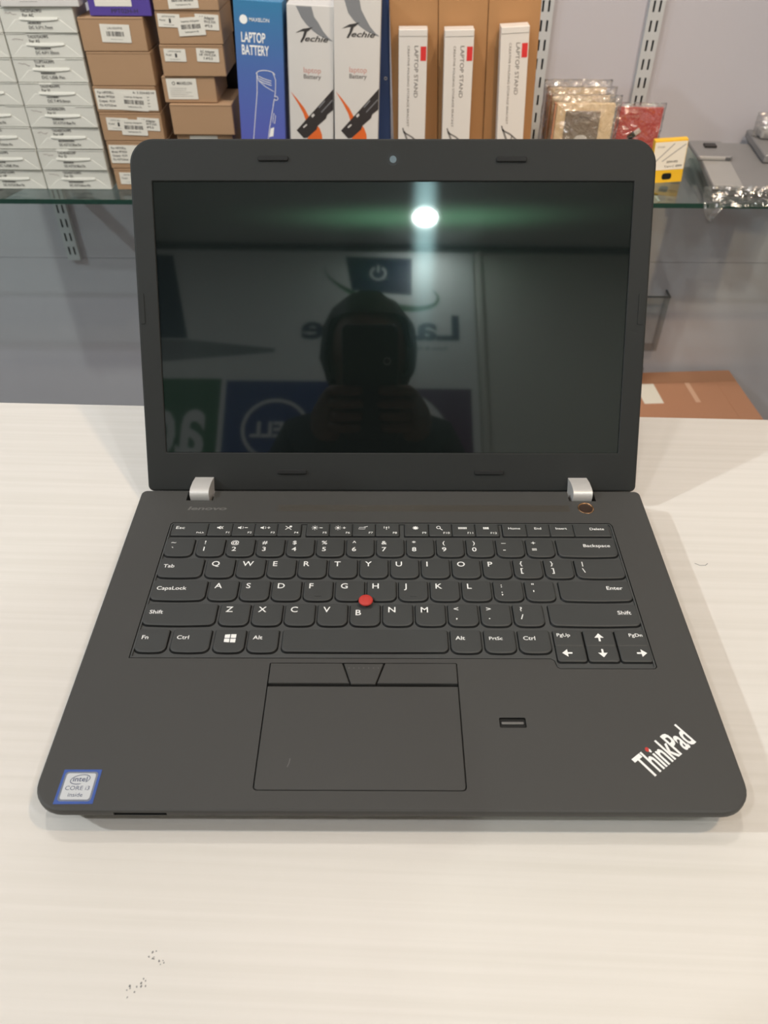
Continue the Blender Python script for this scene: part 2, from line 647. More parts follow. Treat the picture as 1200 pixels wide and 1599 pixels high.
def fleck(x, y, r):
    a = rs.uniform(0, 180)
    pts = []
    for k in range(6):
        t = math.radians(a + 60 * k)
        q = r * rs.uniform(.5, 1.1)
        pts.append((x + q * math.cos(t) * .7, y + q * math.sin(t)))
    poly(bm, pts, 860.03)


for x, y, n, sp in ((-102, -59, 6, 2.0), (-97, -62, 5, 1.4), (-101, -70, 5, 2.4), (-106, -73, 6, 2.6)):
    for k in range(n):
        fleck(x + rs.uniform(-sp, sp), y + rs.uniform(-sp, sp), rs.uniform(.3, .75))
stroke(bm, [(193, 186.4), (196, 184.6), (199.5, 184.8), (201.5, 186.6)], .45, 860.03)
link('dirt_flecks', bm, M['smudge'], ct, kind='stuff')

# ------------------------------------------------------------------ ceiling lamps
for i, (x, y, w_, col, tilt, spread, where) in enumerate(SPOTS):
    t = thing('ceiling_spotlight', 'round white ceiling spotlight ' + where, 'lamp', loc=W(x, y, ZC), group='round ceiling spotlights')
    n = 32
    if tilt != (0, 0):      # swivel spot: base plate, stem and a tilted can
        bm = nb()
        prism(bm, circ(0, 0, 40, n), -6, 0)
        box(bm, -6, 6, -6, 6, -52, -5, 1)
        link('mount', bm, M['steel'], t)
        hm = Matrix.Translation(Vector((0, 0, -60 * S))) @ Matrix.Rotation(math.radians(tilt[0]), 4, 'X') @ Matrix.Rotation(math.radians(-tilt[1]), 4, 'Y')
    else:
        hm = Matrix.Identity(4)
    bm = nb()
    lv = []
    prof = ((62, 0), (62, -4), (58, -6), (46, -6), (44, -3), (44, 0)) if tilt == (0, 0) else ((30, 40), (50, 36), (52, -6), (46, -6), (44, -3), (44, 0))
    for r, z in prof:
        lv.append([(r * math.cos(2 * math.pi * k / n), r * math.sin(2 * math.pi * k / n), z) for k in range(n)])
    loops(bm, lv, cap0=(tilt != (0, 0)), cap1=False)
    bm.transform(hm)
    link('trim_ring', bm, M['steel'], t, smooth=True)
    bm = nb()
    prism(bm, circ(0, 0, 44, 32), -3.0, 0)
    bm.transform(hm)
    link('diffuser', bm, emis('lamp_glow', col, 30.0), t)
    ld = bpy.data.lights.new('lamp_light', 'AREA')
    ld.shape = 'DISK'
    ld.size = 0.086
    ld.energy = w_
    ld.color = col
    ld.spread = math.radians(spread)
    lo = bpy.data.objects.new('lamp_light', ld)
    C.objects.link(lo)
    lo.parent = t
    lo.matrix_local = hm @ Matrix.Translation(Vector((0, 0, -0.0045)))

# ------------------------------------------------------------------ laptop
LR = math.radians(0.9)
lap = thing('laptop', 'open matte black laptop with red pointing nub, standing on the white counter', 'laptop', loc=W(0, 0, 22), rot=(0, 0, LR))


def densify(pts, d=1.0):
    out = []
    n = len(pts)
    for i in range(n):
        a, b = Vector(pts[i]), Vector(pts[(i + 1) % n])
        k = max(1, int((b - a).length / d))
        for j in range(k):
            q = a + (b - a) * j / k
            out.append((q.x, q.y))
    return out


# base body: flat deck, thin rim, flanks running inwards underneath
R0 = rrect(-169.5, 169.5, -1.5, 226.2, (15, 15, 4, 4), 8)
bm = nb()


def lvl(d, z, grow_back=0):
    return [(x, y + (grow_back if y > 150 else 0), z) for x, y in inset(R0, d)]


loops(bm, [lvl(9, -18.5, 8), lvl(7, -17, 8), lvl(2.2, -8.5, 6), lvl(0.4, -5.2, 2), lvl(0, -4.0), lvl(0, -1.4), lvl(0.4, -.45), lvl(1.3, 0)])
base = link('base', bm, [M['deck'], M['deckdark']], lap)
cut = nb()
KB = [(-143.9, 85.6), (87.6, 85.6), (89.2, 84.4), (90.0, 80.4), (91.6, 79.2), (143.2, 79.2), (144.4, 80.6), (144.0, 191.6), (142.6, 194.1), (-141.6, 194.1), (-143.2, 192.4)]
prism(cut, KB, -2.4, 5)
prism(cut, rrect(-66.0, 36.0, 8.7, 82.7, (2, 2, .8, .8), 4), -2.2, 5)
prism(cut, rrect(55.2, 68.8, 42.9, 48.8, .8, 3), -1.6, 5)
for hx in (-128.5, 129.1):
    box(cut, hx - 9, hx + 9, 215.6, 240, -9, 5)
prism(cut, circ(129.9, 208.6, 5.4, 28), -1.4, 5)
box(cut, -129.8, -105, -4, 1.4, -4.2, -1.9)
for x0 in (-60,):
    pass
for f in cut.faces:
    f.material_index = 0
cutter = link('cut', cut, M['deckdark'], lap)
boolean(base, cutter)
# floors of the wells get a darker colour than the deck
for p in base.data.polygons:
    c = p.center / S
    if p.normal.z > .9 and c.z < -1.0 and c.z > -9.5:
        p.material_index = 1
smooth_by_angle(base, 25)
bm = nb()
prism(bm, rrect(-75, 119.0, 205.1, 211.4, .9, 3), -.3, .012)
link('warm_sheen_strip', bm, M['strip'], lap)
for fx in (-140, 140):
    for fy in (18, 205):
        bm = nb()
        prism(bm, circ(fx, fy, 7, 16), -22, -18.4)
        link('foot', bm, M['rubber'], lap)

# keyboard plate
bm = nb()
kb = inset(KB, .45)
loops(bm, [[(x, y, -2.4) for x, y in kb], [(x, y, -1.15) for x, y in kb], [(x, y, -.95) for x, y in inset(KB, .7)]])
# a raised rim round the plate
link('keyboard_plate', bm, M['kbd'], lap)
bm = nb()
outer = inset(KB, .5)
inner = inset(KB, 1.35)
loops(bm, [[(x, y, -1.2) for x, y in outer], [(x, y, -.12) for x, y in outer], [(x, y, -.12) for x, y in inner], [(x, y, -1.2) for x, y in inner]], cap0=False, cap1=False)
link('keyboard_rim', bm, M['kbd'], lap)

TP = (-14.6, 126.0)


def key_outline(x0, x1, y0, y1, style):
    if style == 'f':
        p = rrect(x0, x1, y0, y1, (.7, .7, .5, .5), 2)
    elif style in ('up', 'dn'):
        p = rrect(x0, x1, y0, y1, (1.6, 1.6, .6, .6) if style == 'dn' else (.4, .4, 1, 1), 3)
    else:
        p = rrect(x0, x1, y0, y1, (3.4, 3.4, 1.0, 1.0), 5)
        q = []
        w = (x1 - x0)
        for x, y in densify(p, 2.2):
            t = (x - x0) / w * 2 - 1
            if y < (y0 + y1) / 2:
                k = (1 - (y - y0) / ((y1 - y0) / 2))
                y -= (.75 if style != 'space' else .2) * (1 - min(1, t * t)) * k
            q.append((x, y))
        p = q
    return p


def clear_tp(p, r):
    out = []
    for x, y in p:
        d = Vector((x - TP[0], y - TP[1]))
        if d.length < r:
            d = d.normalized() * r if d.length > 1e-4 else Vector((0, r))
            x, y = TP[0] + d.x, TP[1] + d.y
        out.append((x, y))
    return out


def key(x0, x1, y0, y1, leg, style='std'):
    p = key_outline(x0, x1, y0, y1, style)
    near = abs((x0 + x1) / 2 - TP[0]) < 14 and abs((y0 + y1) / 2 - TP[1]) < 14
    if near:
        p = densify(p, .7)
        p = clear_tp(p, 5.6)
    a = inset(p, .0)
    bot = -.55 if style == 'f' else -.75
    fr = 1.25 if style != 'f' else 1.0   # front skirt runs out towards the typist
    yc = (y0 + y1) / 2

    def sk(pts, z, dx, dy):
        o_ = []
        xc = (x0 + x1) / 2
        for x, y in pts:
            sx_ = max(-1, min(1, (x - xc) / ((x1 - x0) / 2)))
            o_.append((x + dx * sx_, y - (dy if y < yc else 0), z))
        return o_
    top = [(x, y, .30) for x, y in inset(p, .2)]
    bm = nb()
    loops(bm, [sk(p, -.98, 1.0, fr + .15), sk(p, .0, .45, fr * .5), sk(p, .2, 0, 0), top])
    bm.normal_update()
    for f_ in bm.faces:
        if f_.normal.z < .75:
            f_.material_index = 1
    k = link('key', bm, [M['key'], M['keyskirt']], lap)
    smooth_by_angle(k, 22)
    if leg:
        bm = nb()
        leg(bm, x0, x1, y0, y1)
        link('legend', bm, M['legend'], k)
    return k


ZL = .325


def L1(s):                     # single big letter top-left
    def f(bm, x0, x1, y0, y1):
        text(bm, s, x0 + 2.6, y1 - 6.2, 4.0, ZL, sx=1.12, bold=.010)
    return f


def L2(a, b):                  # two symbols one above another
    def f(bm, x0, x1, y0, y1):
        text(bm, a, x0 + 4.2, y1 - 5.0, 3.0, ZL, 'C', sx=1.25, bold=.012)
        text(bm, b, x0 + 4.2, y1 - 11.0, 3.5, ZL, 'C', sx=1.2, bold=.012)
    return f


def LW(s, al='L', cap=2.7, dy=7.6, dx=2.3):      # word
    def f(bm, x0, x1, y0, y1):
        text(bm, s, x0 + dx if al == 'L' else (x1 - dx if al == 'R' else (x0 + x1) / 2), y1 - dy, cap, ZL, al, sx=1.16, bold=.010)
    return f


def arrow(d):
    def f(bm, x0, x1, y0, y1):
        cx, cy = (x0 + x1) / 2, (y0 + y1) / 2 + .1
        if d == 'L':
            cx = x0 + 5.4
        if d == 'R':
            cx = x1 - 4.6
        tri = [(0, 2.9), (-2.6, -.2), (2.6, -.2)]
        st = [(-.55, -.2), (-.55, -2.7), (.55, -2.7), (.55, -.2)]
        a = {'U': 0, 'L': 90, 'D': 180, 'R': 270}[d]
        ca, sa = math.cos(math.radians(a)), math.sin(math.radians(a))
        for sh in (tri, st):
            poly(bm, [(cx + x * ca - y * sa, cy + x * sa + y * ca) for x, y in sh], ZL)
    return f


def winlogo(bm, x0, x1, y0, y1):
    cx, cy = (x0 + x1) / 2 + .2, y1 - 6.4
    for a, b in ((-3.2, -.25), (.25, 3.2)):
        for c, d in ((-2.9, -.25), (.25, 2.9)):
            k = .12
            poly(bm, [(cx + a, cy + c * (1 - k * (a < 0))), (cx + b, cy + c), (cx + b, cy + d), (cx + a, cy + d * (1 - k * (a < 0)))], ZL)


def FN(n, icon):
    def f(bm, x0, x1, y0, y1):
        text(bm, 'F%d' % n, x1 - .9, y0 + 1.3, 1.7, ZL, 'R', sx=1.2, bold=.006)
        cx, cy = (x0 + x1) / 2 - .6, y1 - 3.6
        if icon in ('mute', 'vm', 'vp', 'micx'):
            if icon != 'micx':
                cx -= 1.6 if icon != 'mute' else 0
                poly(bm, [(cx - 1.5, cy - .6), (cx - .6, cy - .6), (cx + .6, cy - 1.5), (cx + .6, cy + 1.5), (cx - .6, cy + .6), (cx - 1.5, cy + .6)], ZL)
                if icon == 'mute':
                    stroke(bm, [(cx + .8, cy - 1.2), (cx + 2.4, cy + 1.2)], .4, ZL)
                    stroke(bm, [(cx + .8, cy + 1.2), (cx + 2.4, cy - 1.2)], .4, ZL)
                else:
                    stroke(bm, circ(cx + .6, cy, 1.3, 6, a0=-50, a1=50), .3, ZL)
                    stroke(bm, [(cx + 2.8, cy), (cx + 4.8, cy)], .5, ZL)
                    if icon == 'vp':
                        stroke(bm, [(cx + 3.8, cy - 1), (cx + 3.8, cy + 1)], .5, ZL)
            else:
                stroke(bm, [(cx - 2, cy - 1.7), (cx + 2, cy + 1.7)], .5, ZL)
                stroke(bm, [(cx - 2, cy + 1.5), (cx + 2, cy - 1.7)], .5, ZL)
                poly(bm, circ(cx + 1.3, cy + 1.1, .9, 10), ZL + .004)
        elif icon in ('bm', 'bp'):
            cx -= 1.4
            poly(bm, circ(cx, cy, .9, 12), ZL)
            for k in range(8):
                a = math.radians(45 * k)
                stroke(bm, [(cx + 1.25 * math.cos(a), cy + 1.25 * math.sin(a)), (cx + 2.1 * math.cos(a), cy + 2.1 * math.sin(a))], .32, ZL)
            stroke(bm, [(cx + 3, cy), (cx + 5, cy)], .5, ZL)
            if icon == 'bp':
                stroke(bm, [(cx + 4, cy - 1), (cx + 4, cy + 1)], .5, ZL)
        elif icon == 'proj':
            stroke(bm, [(cx - 2.8, cy - 1), (cx + 1.2, cy - 1), (cx + 1.6, cy + .5), (cx - 2.4, cy + .5)], .35, ZL, closed=True)
            stroke(bm, [(cx + .6, cy + .7), (cx + 3, cy + 1.4)], .45, ZL)
        elif icon == 'wifi':
            stroke(bm, [(cx, cy - 1.6), (cx, cy + .4)], .5, ZL)
            poly(bm, circ(cx, cy + .5, .6, 10), ZL)
            for s_ in (-1, 1):
                stroke(bm, [(cx + s_ * (1.1 + .5 * math.cos(a)), cy + .5 + 1.2 * math.sin(a)) for a in (-1, -.4, .4, 1)], .4, ZL)
        elif icon == 'gear':
            poly(bm, circ(cx, cy, 1.2, 12), ZL)
            for k in range(8):
                a = math.radians(45 * k)
                stroke(bm, [(cx + .8 * math.cos(a), cy + .8 * math.sin(a)), (cx + 1.9 * math.cos(a), cy + 1.6 * math.sin(a))], .6, ZL + .003)
        elif icon == 'find':
            stroke(bm, circ(cx - .5, cy + .5, 1.2, 12), .45, ZL, closed=True)
            stroke(bm, [(cx + .4, cy - .4), (cx + 2, cy - 1.9)], .6, ZL)
        elif icon == 'kbd':
            for r_ in range(2):
                for k in range(6):
                    poly(bm, rrect(cx - 2.7 + .95 * k, cx - 1.95 + .95 * k, cy - .9 + r_, cy - .1 + r_, 0), ZL)
        elif icon == 'win':
            for r_ in range(2):
                for k in range(3):
                    poly(bm, rrect(cx - 1.8 + 1.25 * k, cx - .75 + 1.25 * k, cy - 1. + 1.05 * r_, cy - .1 + 1.05 * r_, 0), ZL)
    return f


def esc(bm, x0, x1, y0, y1):
    text(bm, 'Esc', x0 + 2, y1 - 4.9, 2.5, ZL, sx=1.3, bold=.004)
    text(bm, 'FnLk', x1 - 1.2, y0 + 1.3, 1.5, ZL, 'R', sx=1.2, bold=.004)


FY = (182.3, 192.5)
frow = [(-140.6, -118.6, esc), (-117.2, -102.8, FN(1, 'mute')), (-101.5, -88.3, FN(2, 'vm')), (-87.0, -73.6, FN(3, 'vp')), (-72.3, -58.3, FN(4, 'micx')),
        (-53.7, -40.1, FN(5, 'bm')), (-38.7, -25.2, FN(6, 'bp')), (-23.9, -10.4, FN(7, 'proj')), (-9.0, 5.0, FN(8, 'wifi')),
        (9.6, 23.9, FN(9, 'gear')), (25.3, 38.9, FN(10, 'find')), (40.2, 53.9, FN(11, 'kbd')), (55.3, 69.2, FN(12, 'win')),
        (72.7, 87.0, LW('Home', 'C', 1.9, 4.7)), (88.3, 101.8, LW('End', 'C', 1.9, 4.7)), (103.1, 117.3, LW('Insert', 'C', 1.9, 4.7)), (118.6, 140.7, LW('Delete', 'R', 2.1, 5.2, 3))]
for a, b, l in frow:
    key(a, b, FY[0], FY[1], l, 'f')
P_ = 18.87
KW = 16.2
Y = (164.6, 178.9)
key(-141.6, -124.7, Y[0], Y[1], L2('~', '`'))
for k, (a, b) in enumerate(zip('!@#$%^&*()\u2013+', '1234567890-=')):
    x = -121.5 + P_ * k
    key(x, x + KW, Y[0], Y[1], L2(a, b))
key(105.3, 141.5, Y[0], Y[1], LW('Backspace', 'R', 2.5, 7.0, 3.2))
Y = (146.7, 161.1)
key(-141.8, -115.7, Y[0], Y[1], LW('Tab'))
for k, ch in enumerate('QWERTYUIOP'):
    x = -112.7 + P_ * k
    key(x, x + KW, Y[0], Y[1], L1(ch))
for k, (a, b) in enumerate((('{', '['), ('}', ']'))):
    x = -112.7 + P_ * (10 + k)
    key(x, x + KW, Y[0], Y[1], L2(a, b))
key(-112.7 + P_ * 12, 142.1, Y[0], Y[1], L2('|', '\\'))
Y = (128.5, 142.9)
key(-141.9, -110.5, Y[0], Y[1], LW('CapsLock'))
for k, ch in enumerate('ASDFGHJKL'):
    x = -107.9 + P_ * k
    key(x, x + KW, Y[0], Y[1], L1(ch))
for k, (a, b) in enumerate(((':', ';'), ('"', "'"))):
    x = -107.9 + P_ * (9 + k)
    key(x, x + KW, Y[0], Y[1], L2(a, b))
key(101.0, 142.3, Y[0], Y[1], LW('Enter', 'R', 2.7, 6.8, 4))
Y = (109.8, 124.5)
key(-142.0, -101.4, Y[0], Y[1], LW('Shift'))
for k, ch in enumerate('ZXCVBNM'):
    x = -98.4 + P_ * k
    if ch == 'B':
        key(x, x + KW, Y[0], Y[1], lambda bm, x0, x1, y0, y1: text(bm, 'B', x0 + 2.6, y1 - 8.4, 4.0, ZL, sx=1.12, bold=.010))
    else:
        key(x, x + KW, Y[0], Y[1], L1(ch))
for k, (a, b) in enumerate((('<', ','), ('>', '.'), ('?', '/'))):
    x = -98.4 + P_ * (7 + k)
    key(x, x + KW, Y[0], Y[1], L2(a, b))
key(92.0, 142.5, Y[0], Y[1], LW('Shift', 'R', 2.7, 7.4, 3.6))
Y = (90.9, 105.5)
for a, b, s in ((-142.0, -125.5, 'Fn'), (-122.3, -101.6, 'Ctrl'), (-79.6, -63.6, 'Alt'), (34.0, 50.0, 'Alt'), (52.9, 69.2, 'PrtSc'), (72.0, 88.7, 'Ctrl')):
    key(a, b, Y[0], Y[1], LW(s, 'L', 2.6 if s != 'PrtSc' else 2.2, 7.0, 2.2))
key(-98.5, -82.2, Y[0], Y[1], winlogo)
key(-60.3, 31.4, Y[0], Y[1], None, 'space')
for (a, b), u, d in (((91.9, 106.9), LW('PgUp', 'L', 2.2, 4.6, 1.4), arrow('L')), ((108.9, 124.7), arrow('U'), arrow('D')), ((126.7, 142.8), LW('PgDn', 'R', 2.2, 4.6, 1.4), arrow('R'))):
    key(a, b, 95.0, 105.6, u, 'up')
    key(a, b, 84.6, 94.4, d, 'dn')
# homing bars on F and J
for k in (3, 6):
    bm = nb()
    x = -107.9 + P_ * k + KW / 2
    box(bm, x - 2, x + 2, 130.3, 131.0, .25, .6, .15)
    link('homing_bar', bm, M['key'], lap)
# pointing nub
bm = nb()
loops(bm, [[(TP[0] + r * math.cos(a * math.pi / 12), TP[1] + r * math.sin(a * math.pi / 12), z) for a in range(24)] for r, z in ((2.2, -1), (2.2, .6), (3.9, 1.1), (4.25, 1.7), (4.1, 2.3), (3.3, 2.75), (1.6, 2.95))])
link('pointing_nub', bm, M['red'], lap, smooth=True)['label'] = 'round red rubber pointing nub between G, H and B keys'

# touchpad and its buttons
bm = nb()
pp = rrect(-65.5, 35.5, 9.2, 67.6, (1.8, 1.8, .4, .4), 4)
loops(bm, [[(x, y, -2.1) for x, y in pp], [(x, y, -.35) for x, y in pp], [(x, y, -.12) for x, y in inset(pp, .25)]])
link('touchpad', bm, M['pad'], lap)


def slab(name, pts, z0, z1, m, be=.35, front=0.0):
    bm = nb()
    if area(pts) < 0:
        pts = pts[::-1]
    loops(bm, [[(x, y, z0) for x, y in pts], [(x, y, z1 - be) for x, y in pts], [(x, y, z1) for x, y in inset(pts, be)]])
    return link(name, bm, m, lap)


slab('mouse_button', [(-65.4, 69.3), (-22.2, 69.3), (-26.5, 82.3), (-65.4, 82.3)], -2, .45, M['pad'])
slab('mouse_button', [(35.5, 69.3), (-7.4, 69.3), (-3.1, 82.3), (35.5, 82.3)], -2, .45, M['pad'])
mbt = slab('scroll_button', [(-21.3, 69.0), (-8.3, 69.0), (-4.0, 82.3), (-25.6, 82.3)], -2, .2, M['pad'])
bm = nb()
for k in range(7):
    poly(bm, circ(-22.7 + 2.65 * k, 79.2, .28, 8), .23)
link('raised_dots', bm, M['brandgrey'], mbt)
bm = nb()
stroke(bm, [(-50.6, 21.0), (-49.9, 23.2), (-49.6, 25.6)], .35, -.1)
link('scratch', bm, M['brandgrey'], lap)
# fingerprint reader
bm = nb()
prism(bm, rrect(55.6, 68.4, 43.2, 48.5, .6, 3), -1.6, -.9)
fp = link('fingerprint_reader', bm, M['deckdark'], lap)
bm = nb()
prism(bm, rrect(56.4, 67.6, 45.2, 46.6, .3, 2), -.9, -.4)
link('sensor_bar', bm, M['brandgrey'], fp)
bm = nb()
prism(bm, circ(61.8, 60.6, 1.0, 16), -.2, .04)
link('indicator_window', bm, M['pad'], lap)
# mark in the corner, rotated
bm = nb()
text(bm, 'ThinkPad', 125.0, 15.6, 12.4, .03, 'L', bold=.02, rot=36.3, width=33.5)
o = link('corner_mark', bm, M['legend'], lap)
bm = nb()
poly(bm, circ(126.6, 31.0, 1.0, 12, ry=1.3), .045)
link('red_dot', bm, M['red'], o)
# badge
bq = [(-158.9, 1.6), (-139.6, 1.8), (-140.4, 19.2), (-158.6, 19.2)]
bm = nb()
prism(bm, [(-158.5, 1.6), (-139.9, 1.8), (-140.1, 19.2), (-158.3, 19.1)], 0.0, .12)
bd = link('processor_sticker', bm, M['stblue'], lap)
bm = nb()
poly(bm, rrect(-157.2, -141.3, 3.0, 18.0, 1.6, 4), .14)
link('sticker_border', bm, M['stsilver'], bd)
bm = nb()
poly(bm, rrect(-156.3, -142.2, 3.9, 17.2, 1.2, 4), .16)
link('sticker_face', bm, M['stwhite'], bd)
bm = nb()
el = [(-149.2 + 4.6 * math.cos(t) * math.cos(.2) - 2.3 * math.sin(t) * math.sin(.2), 14.0 + 4.6 * math.cos(t) * math.sin(.2) + 2.3 * math.sin(t) * math.cos(.2)) for t in [math.radians(a) for a in range(-55, 280, 15)]]
stroke(bm, el, .35, .18)
text(bm, 'intel', -149.2, 13.0, 2.5, .18, 'C', sx=1.15, bold=.012)
text(bm, 'CORE i3', -149.3, 8.6, 2.1, .18, 'C', sx=1.1)
text(bm, 'inside', -149.3, 5.3, 2.0, .18, 'C', sx=1.1)
link('sticker_lettering', bm, M['stink'], bd)
# maker's name at the back left
bm = nb()
text(bm, 'lenovo', -134.8, 206.2, 3.2, .03, 'L', bold=.03, shear=.18, width=26)
link('maker_name', bm, M['brandgrey'], lap)
# power button
bm = nb()
n = 28
loops(bm, [[(129.9 + r * math.cos(2 * math.pi * k / n), 208.6 + r * math.sin(2 * math.pi * k / n), z) for k in range(n)] for r, z in ((5.3, -1.4), (5.3, .22), (5.0, .3), (4.6, .1), (4.6, -1.4))], cap0=False, cap1=False)
pw = link('power_button', bm, M['gold'], lap, smooth=True)
bm = nb()
loops(bm, [[(129.9 + r * math.cos(2 * math.pi * k / n), 208.6 + r * math.sin(2 * math.pi * k / n), z) for k in range(n)] for r, z in ((4.55, -1.4), (4.55, -.25), (4.1, -.15), (2.0, -.45))])
link('button_cap', bm, M['power'], pw, smooth=True)
# hinges
for hx, nm in ((-128.4, 'left'), (129.0, 'right')):
    prof = [(217.0, -6), (216.7, 1.5), (217.0, 3.8), (218.0, 5.2), (219.6, 5.8), (222, 6.0), (229, 5.0), (238, 2.0), (238, -6)]
    bm = nb()
    va = [bm.verts.new(Vector((hx - 6.4, y, z)) * S) for y, z in prof]
    vb = [bm.verts.new(Vector((hx + 6.4, y, z)) * S) for y, z in prof]
    n = len(prof)
    for i in range(n):
        bm.faces.new((va[i], vb[i], vb[(i + 1) % n], va[(i + 1) % n]))
    bm.faces.new(va)
    bm.faces.new(vb[::-1])
    bmesh.ops.recalc_face_normals(bm, faces=bm.faces)
    h = link('hinge', bm, M['chrome'], lap)
    h['label'] = 'silver ' + nm + ' hinge cover'
    smooth_by_angle(h, 40)

# lid: local frame, x across, y up the lid, z towards the viewer
TH = 0.5491
lidM = Matrix.Translation(Vector((1.01, 246.52, 16.64)) * S) @ Matrix.Rotation(math.radians(90) - TH, 4, 'X')
LO = rrect(-169.0, 168.8, -27, 200.9, (4, 4, 15.5, 15.5), 9)
SCR = rrect(-155.2, 155.2, -.2, 175.4, .6, 2)
bm = nb()
loops(bm, [[(x, y, -7.0) for x, y in inset(LO, 5)], [(x, y, -6.0) for x, y in inset(LO, 1.6)], [(x, y, -4.0) for x, y in inset(LO, .2)], [(x, y, -.9) for x, y in inset(LO, 0)], [(x, y, -.2) for x, y in inset(LO, .35)], [(x, y, .3) for x, y in inset(LO, 1.4)]])
lid = link('lid', bm, [M['lid'], M['lid']], lap)
lid.matrix_local = lidM
cut = nb()
a_ = [(x, y, 5.0) for x, y in inset(SCR, -5.0)]
b_ = [(x, y, -1.4) for x, y in SCR]
loops(cut, [[(x, y, -1.6) for x, y in SCR], [(x, y, -.1) for x, y in SCR], [(x, y, .31) for x, y in inset(SCR, -.5)], [(x, y, 6) for x, y in inset(SCR, -.6)]])
cutter = link('cut', cut, M['lid'], lap)
cutter.matrix_local = lidM
boolean(lid, cutter)
smooth_by_angle(lid, 25)


def lidpart(name, bm, m, smooth=False):
    o = link(name, bm, m, lap, smooth=smooth)
    o.matrix_local = lidM
    return o


bm = nb()
f = poly(bm, [(-155.0, 0), (155.0, 0), (155.0, 175.2), (-155.0, 175.2)], -.9)
uv = bm.loops.layers.uv.new('UVMap')
for lp in f.loops:
    lp[uv].uv = ((lp.vert.co.x / S + 155) / 310, (lp.vert.co.y / S) / 310)
scr = lidpart('screen', bm, M['screen'])
scr['label'] = 'switched-off glossy black screen reflecting the shop'
for x0, x1, y in ((-86.5, -67.0, 188.9), (66.2, 85.6, 188.4), (-78.8, -58.8, -13.2), (57.0, 77.0, -13.4)):
    bm = nb()
    pts = rrect(x0, x1, y - 1.5, y + 1.5, .9, 3)
    loops(bm, [[(x, y_, .1) for x, y_ in pts], [(x, y_, 1.3) for x, y_ in pts], [(x, y_, 1.6) for x, y_ in inset(pts, .4)]])
    lidpart('rubber_bumper', bm, M['rubber'])
for x in (-166.0, 164.2):
    bm = nb()
    prism(bm, rrect(x - 1.4, x + 1.4, 86, 105.5, .8, 3), .1, .75)
    lidpart('side_bumper', bm, M['lid'])
bm = nb()
prism(bm, circ(.1, 188.4, 3.9, 24), .1, .42)
wc = lidpart('webcam', bm, M['black'])
bm = nb()
prism(bm, circ(.1, 188.4, 2.2, 20), .4, .62)
link('webcam_lens', bm, M['lens'], wc)
for x in (-29.8, 29.8):
    bm = nb()
    prism(bm, circ(x, 188.7, .6, 10), .2, .36)
    lidpart('microphone_hole', bm, M['black'])

# ------------------------------------------------------------------ shelf wall: glass shelf, uprights, brackets
ZS = -144.2
YS = 1191.0
sh = thing('glass_shelf', 'long clear glass shelf with dark green front edge, holding the boxed goods', 'shelf', loc=W(0, YS, ZS))
bm = nb()
box(bm, -1500, 1500, 0.4, 303, -8, 0)
link('glass_sheet', bm, M['glass'], sh)
bm = nb()
box(bm, -1500, 1500, -.6, .4, -8.3, -.1)
link('polished_edge', bm, M['glassedge'], sh)


def upright(x, z0, z1, label):
    t = thing('slotted_upright', label, 'wall rail', loc=W(x, YB, z0), group='slotted shelf uprights on the wall')
    w = 14.0
    bm = nb()
    H = z1 - z0
    box(bm, -w, -w + 2, -11, 0, 0, H)
    box(bm, w - 2, w, -11, 0, 0, H)
    # face with twin slots: bars and bridges
    box(bm, -w, -7.4, -12.5, -11, 0, H)
    box(bm, -3.6, 3.6, -12.5, -11, 0, H)
    box(bm, 7.4, w, -12.5, -11, 0, H)
    z = 0.0
    while z < H:
        zz = min(H, z + 13)
        for s_ in (-1, 1):
            a, b = sorted((s_ * 3.6, s_ * 7.4))
            box(bm, a, b, -12.5, -11, z, zz)
        z += 31.2
    link('channel', bm, M['steel'], t)
    bm = nb()
    box(bm, -w + 2, w - 2, -2, -.2, 0, H)
    link('dark_backing', bm, M['slot'], t)
    return t


upright(-735, -392, ZC, 'slotted white steel upright whose lower end shows under the shelf at left')
upright(262, -392, ZC, 'slotted steel upright at the wall behind the clear gold-lit packets')
upright(463, -392, ZC, 'slotted steel upright on bare wall, right of the gold-lit packets')
for x in (-735, 262, 463):
    t = thing('shelf_bracket', 'white steel arm under the glass shelf at the ' + {-735: 'left upright', 262: 'upright behind the gold-lit packets', 463: 'upright on the bare wall'}[x], 'bracket', loc=W(x, YB - 12.5, ZS - 8.6), group='arms under the glass shelf')
    bm = nb()
    pr = [(0, -1), (0, -52), (-30, -48), (-250, -14), (-262, -1)]
    va = [bm.verts.new(Vector((-2, y, z)) * S) for y, z in pr]
    vb = [bm.verts.new(Vector((2, y, z)) * S) for y, z in pr]
    n = len(pr)
    for i in range(n):
        bm.faces.new((va[i], vb[i], vb[(i + 1) % n], va[(i + 1) % n]))
    bm.faces.new(va)
    bm.faces.new(vb[::-1])
    bmesh.ops.recalc_face_normals(bm, faces=bm.faces)
    link('arm', bm, M['steel'], t)
    bm = nb()
    prism(bm, circ(0, -230, 6, 14), -.2, .4)
    link('rubber_pad', bm, M['rubber'], t)

# ------------------------------------------------------------------ white adapter cartons
def front_print(par, fn, m, name='print', y=-.25):
    bm = nb()
    fn(bm)
    bm.transform(UP)
    o = link(name, bm, m, par, loc=(0, y * S, 0))
    return o


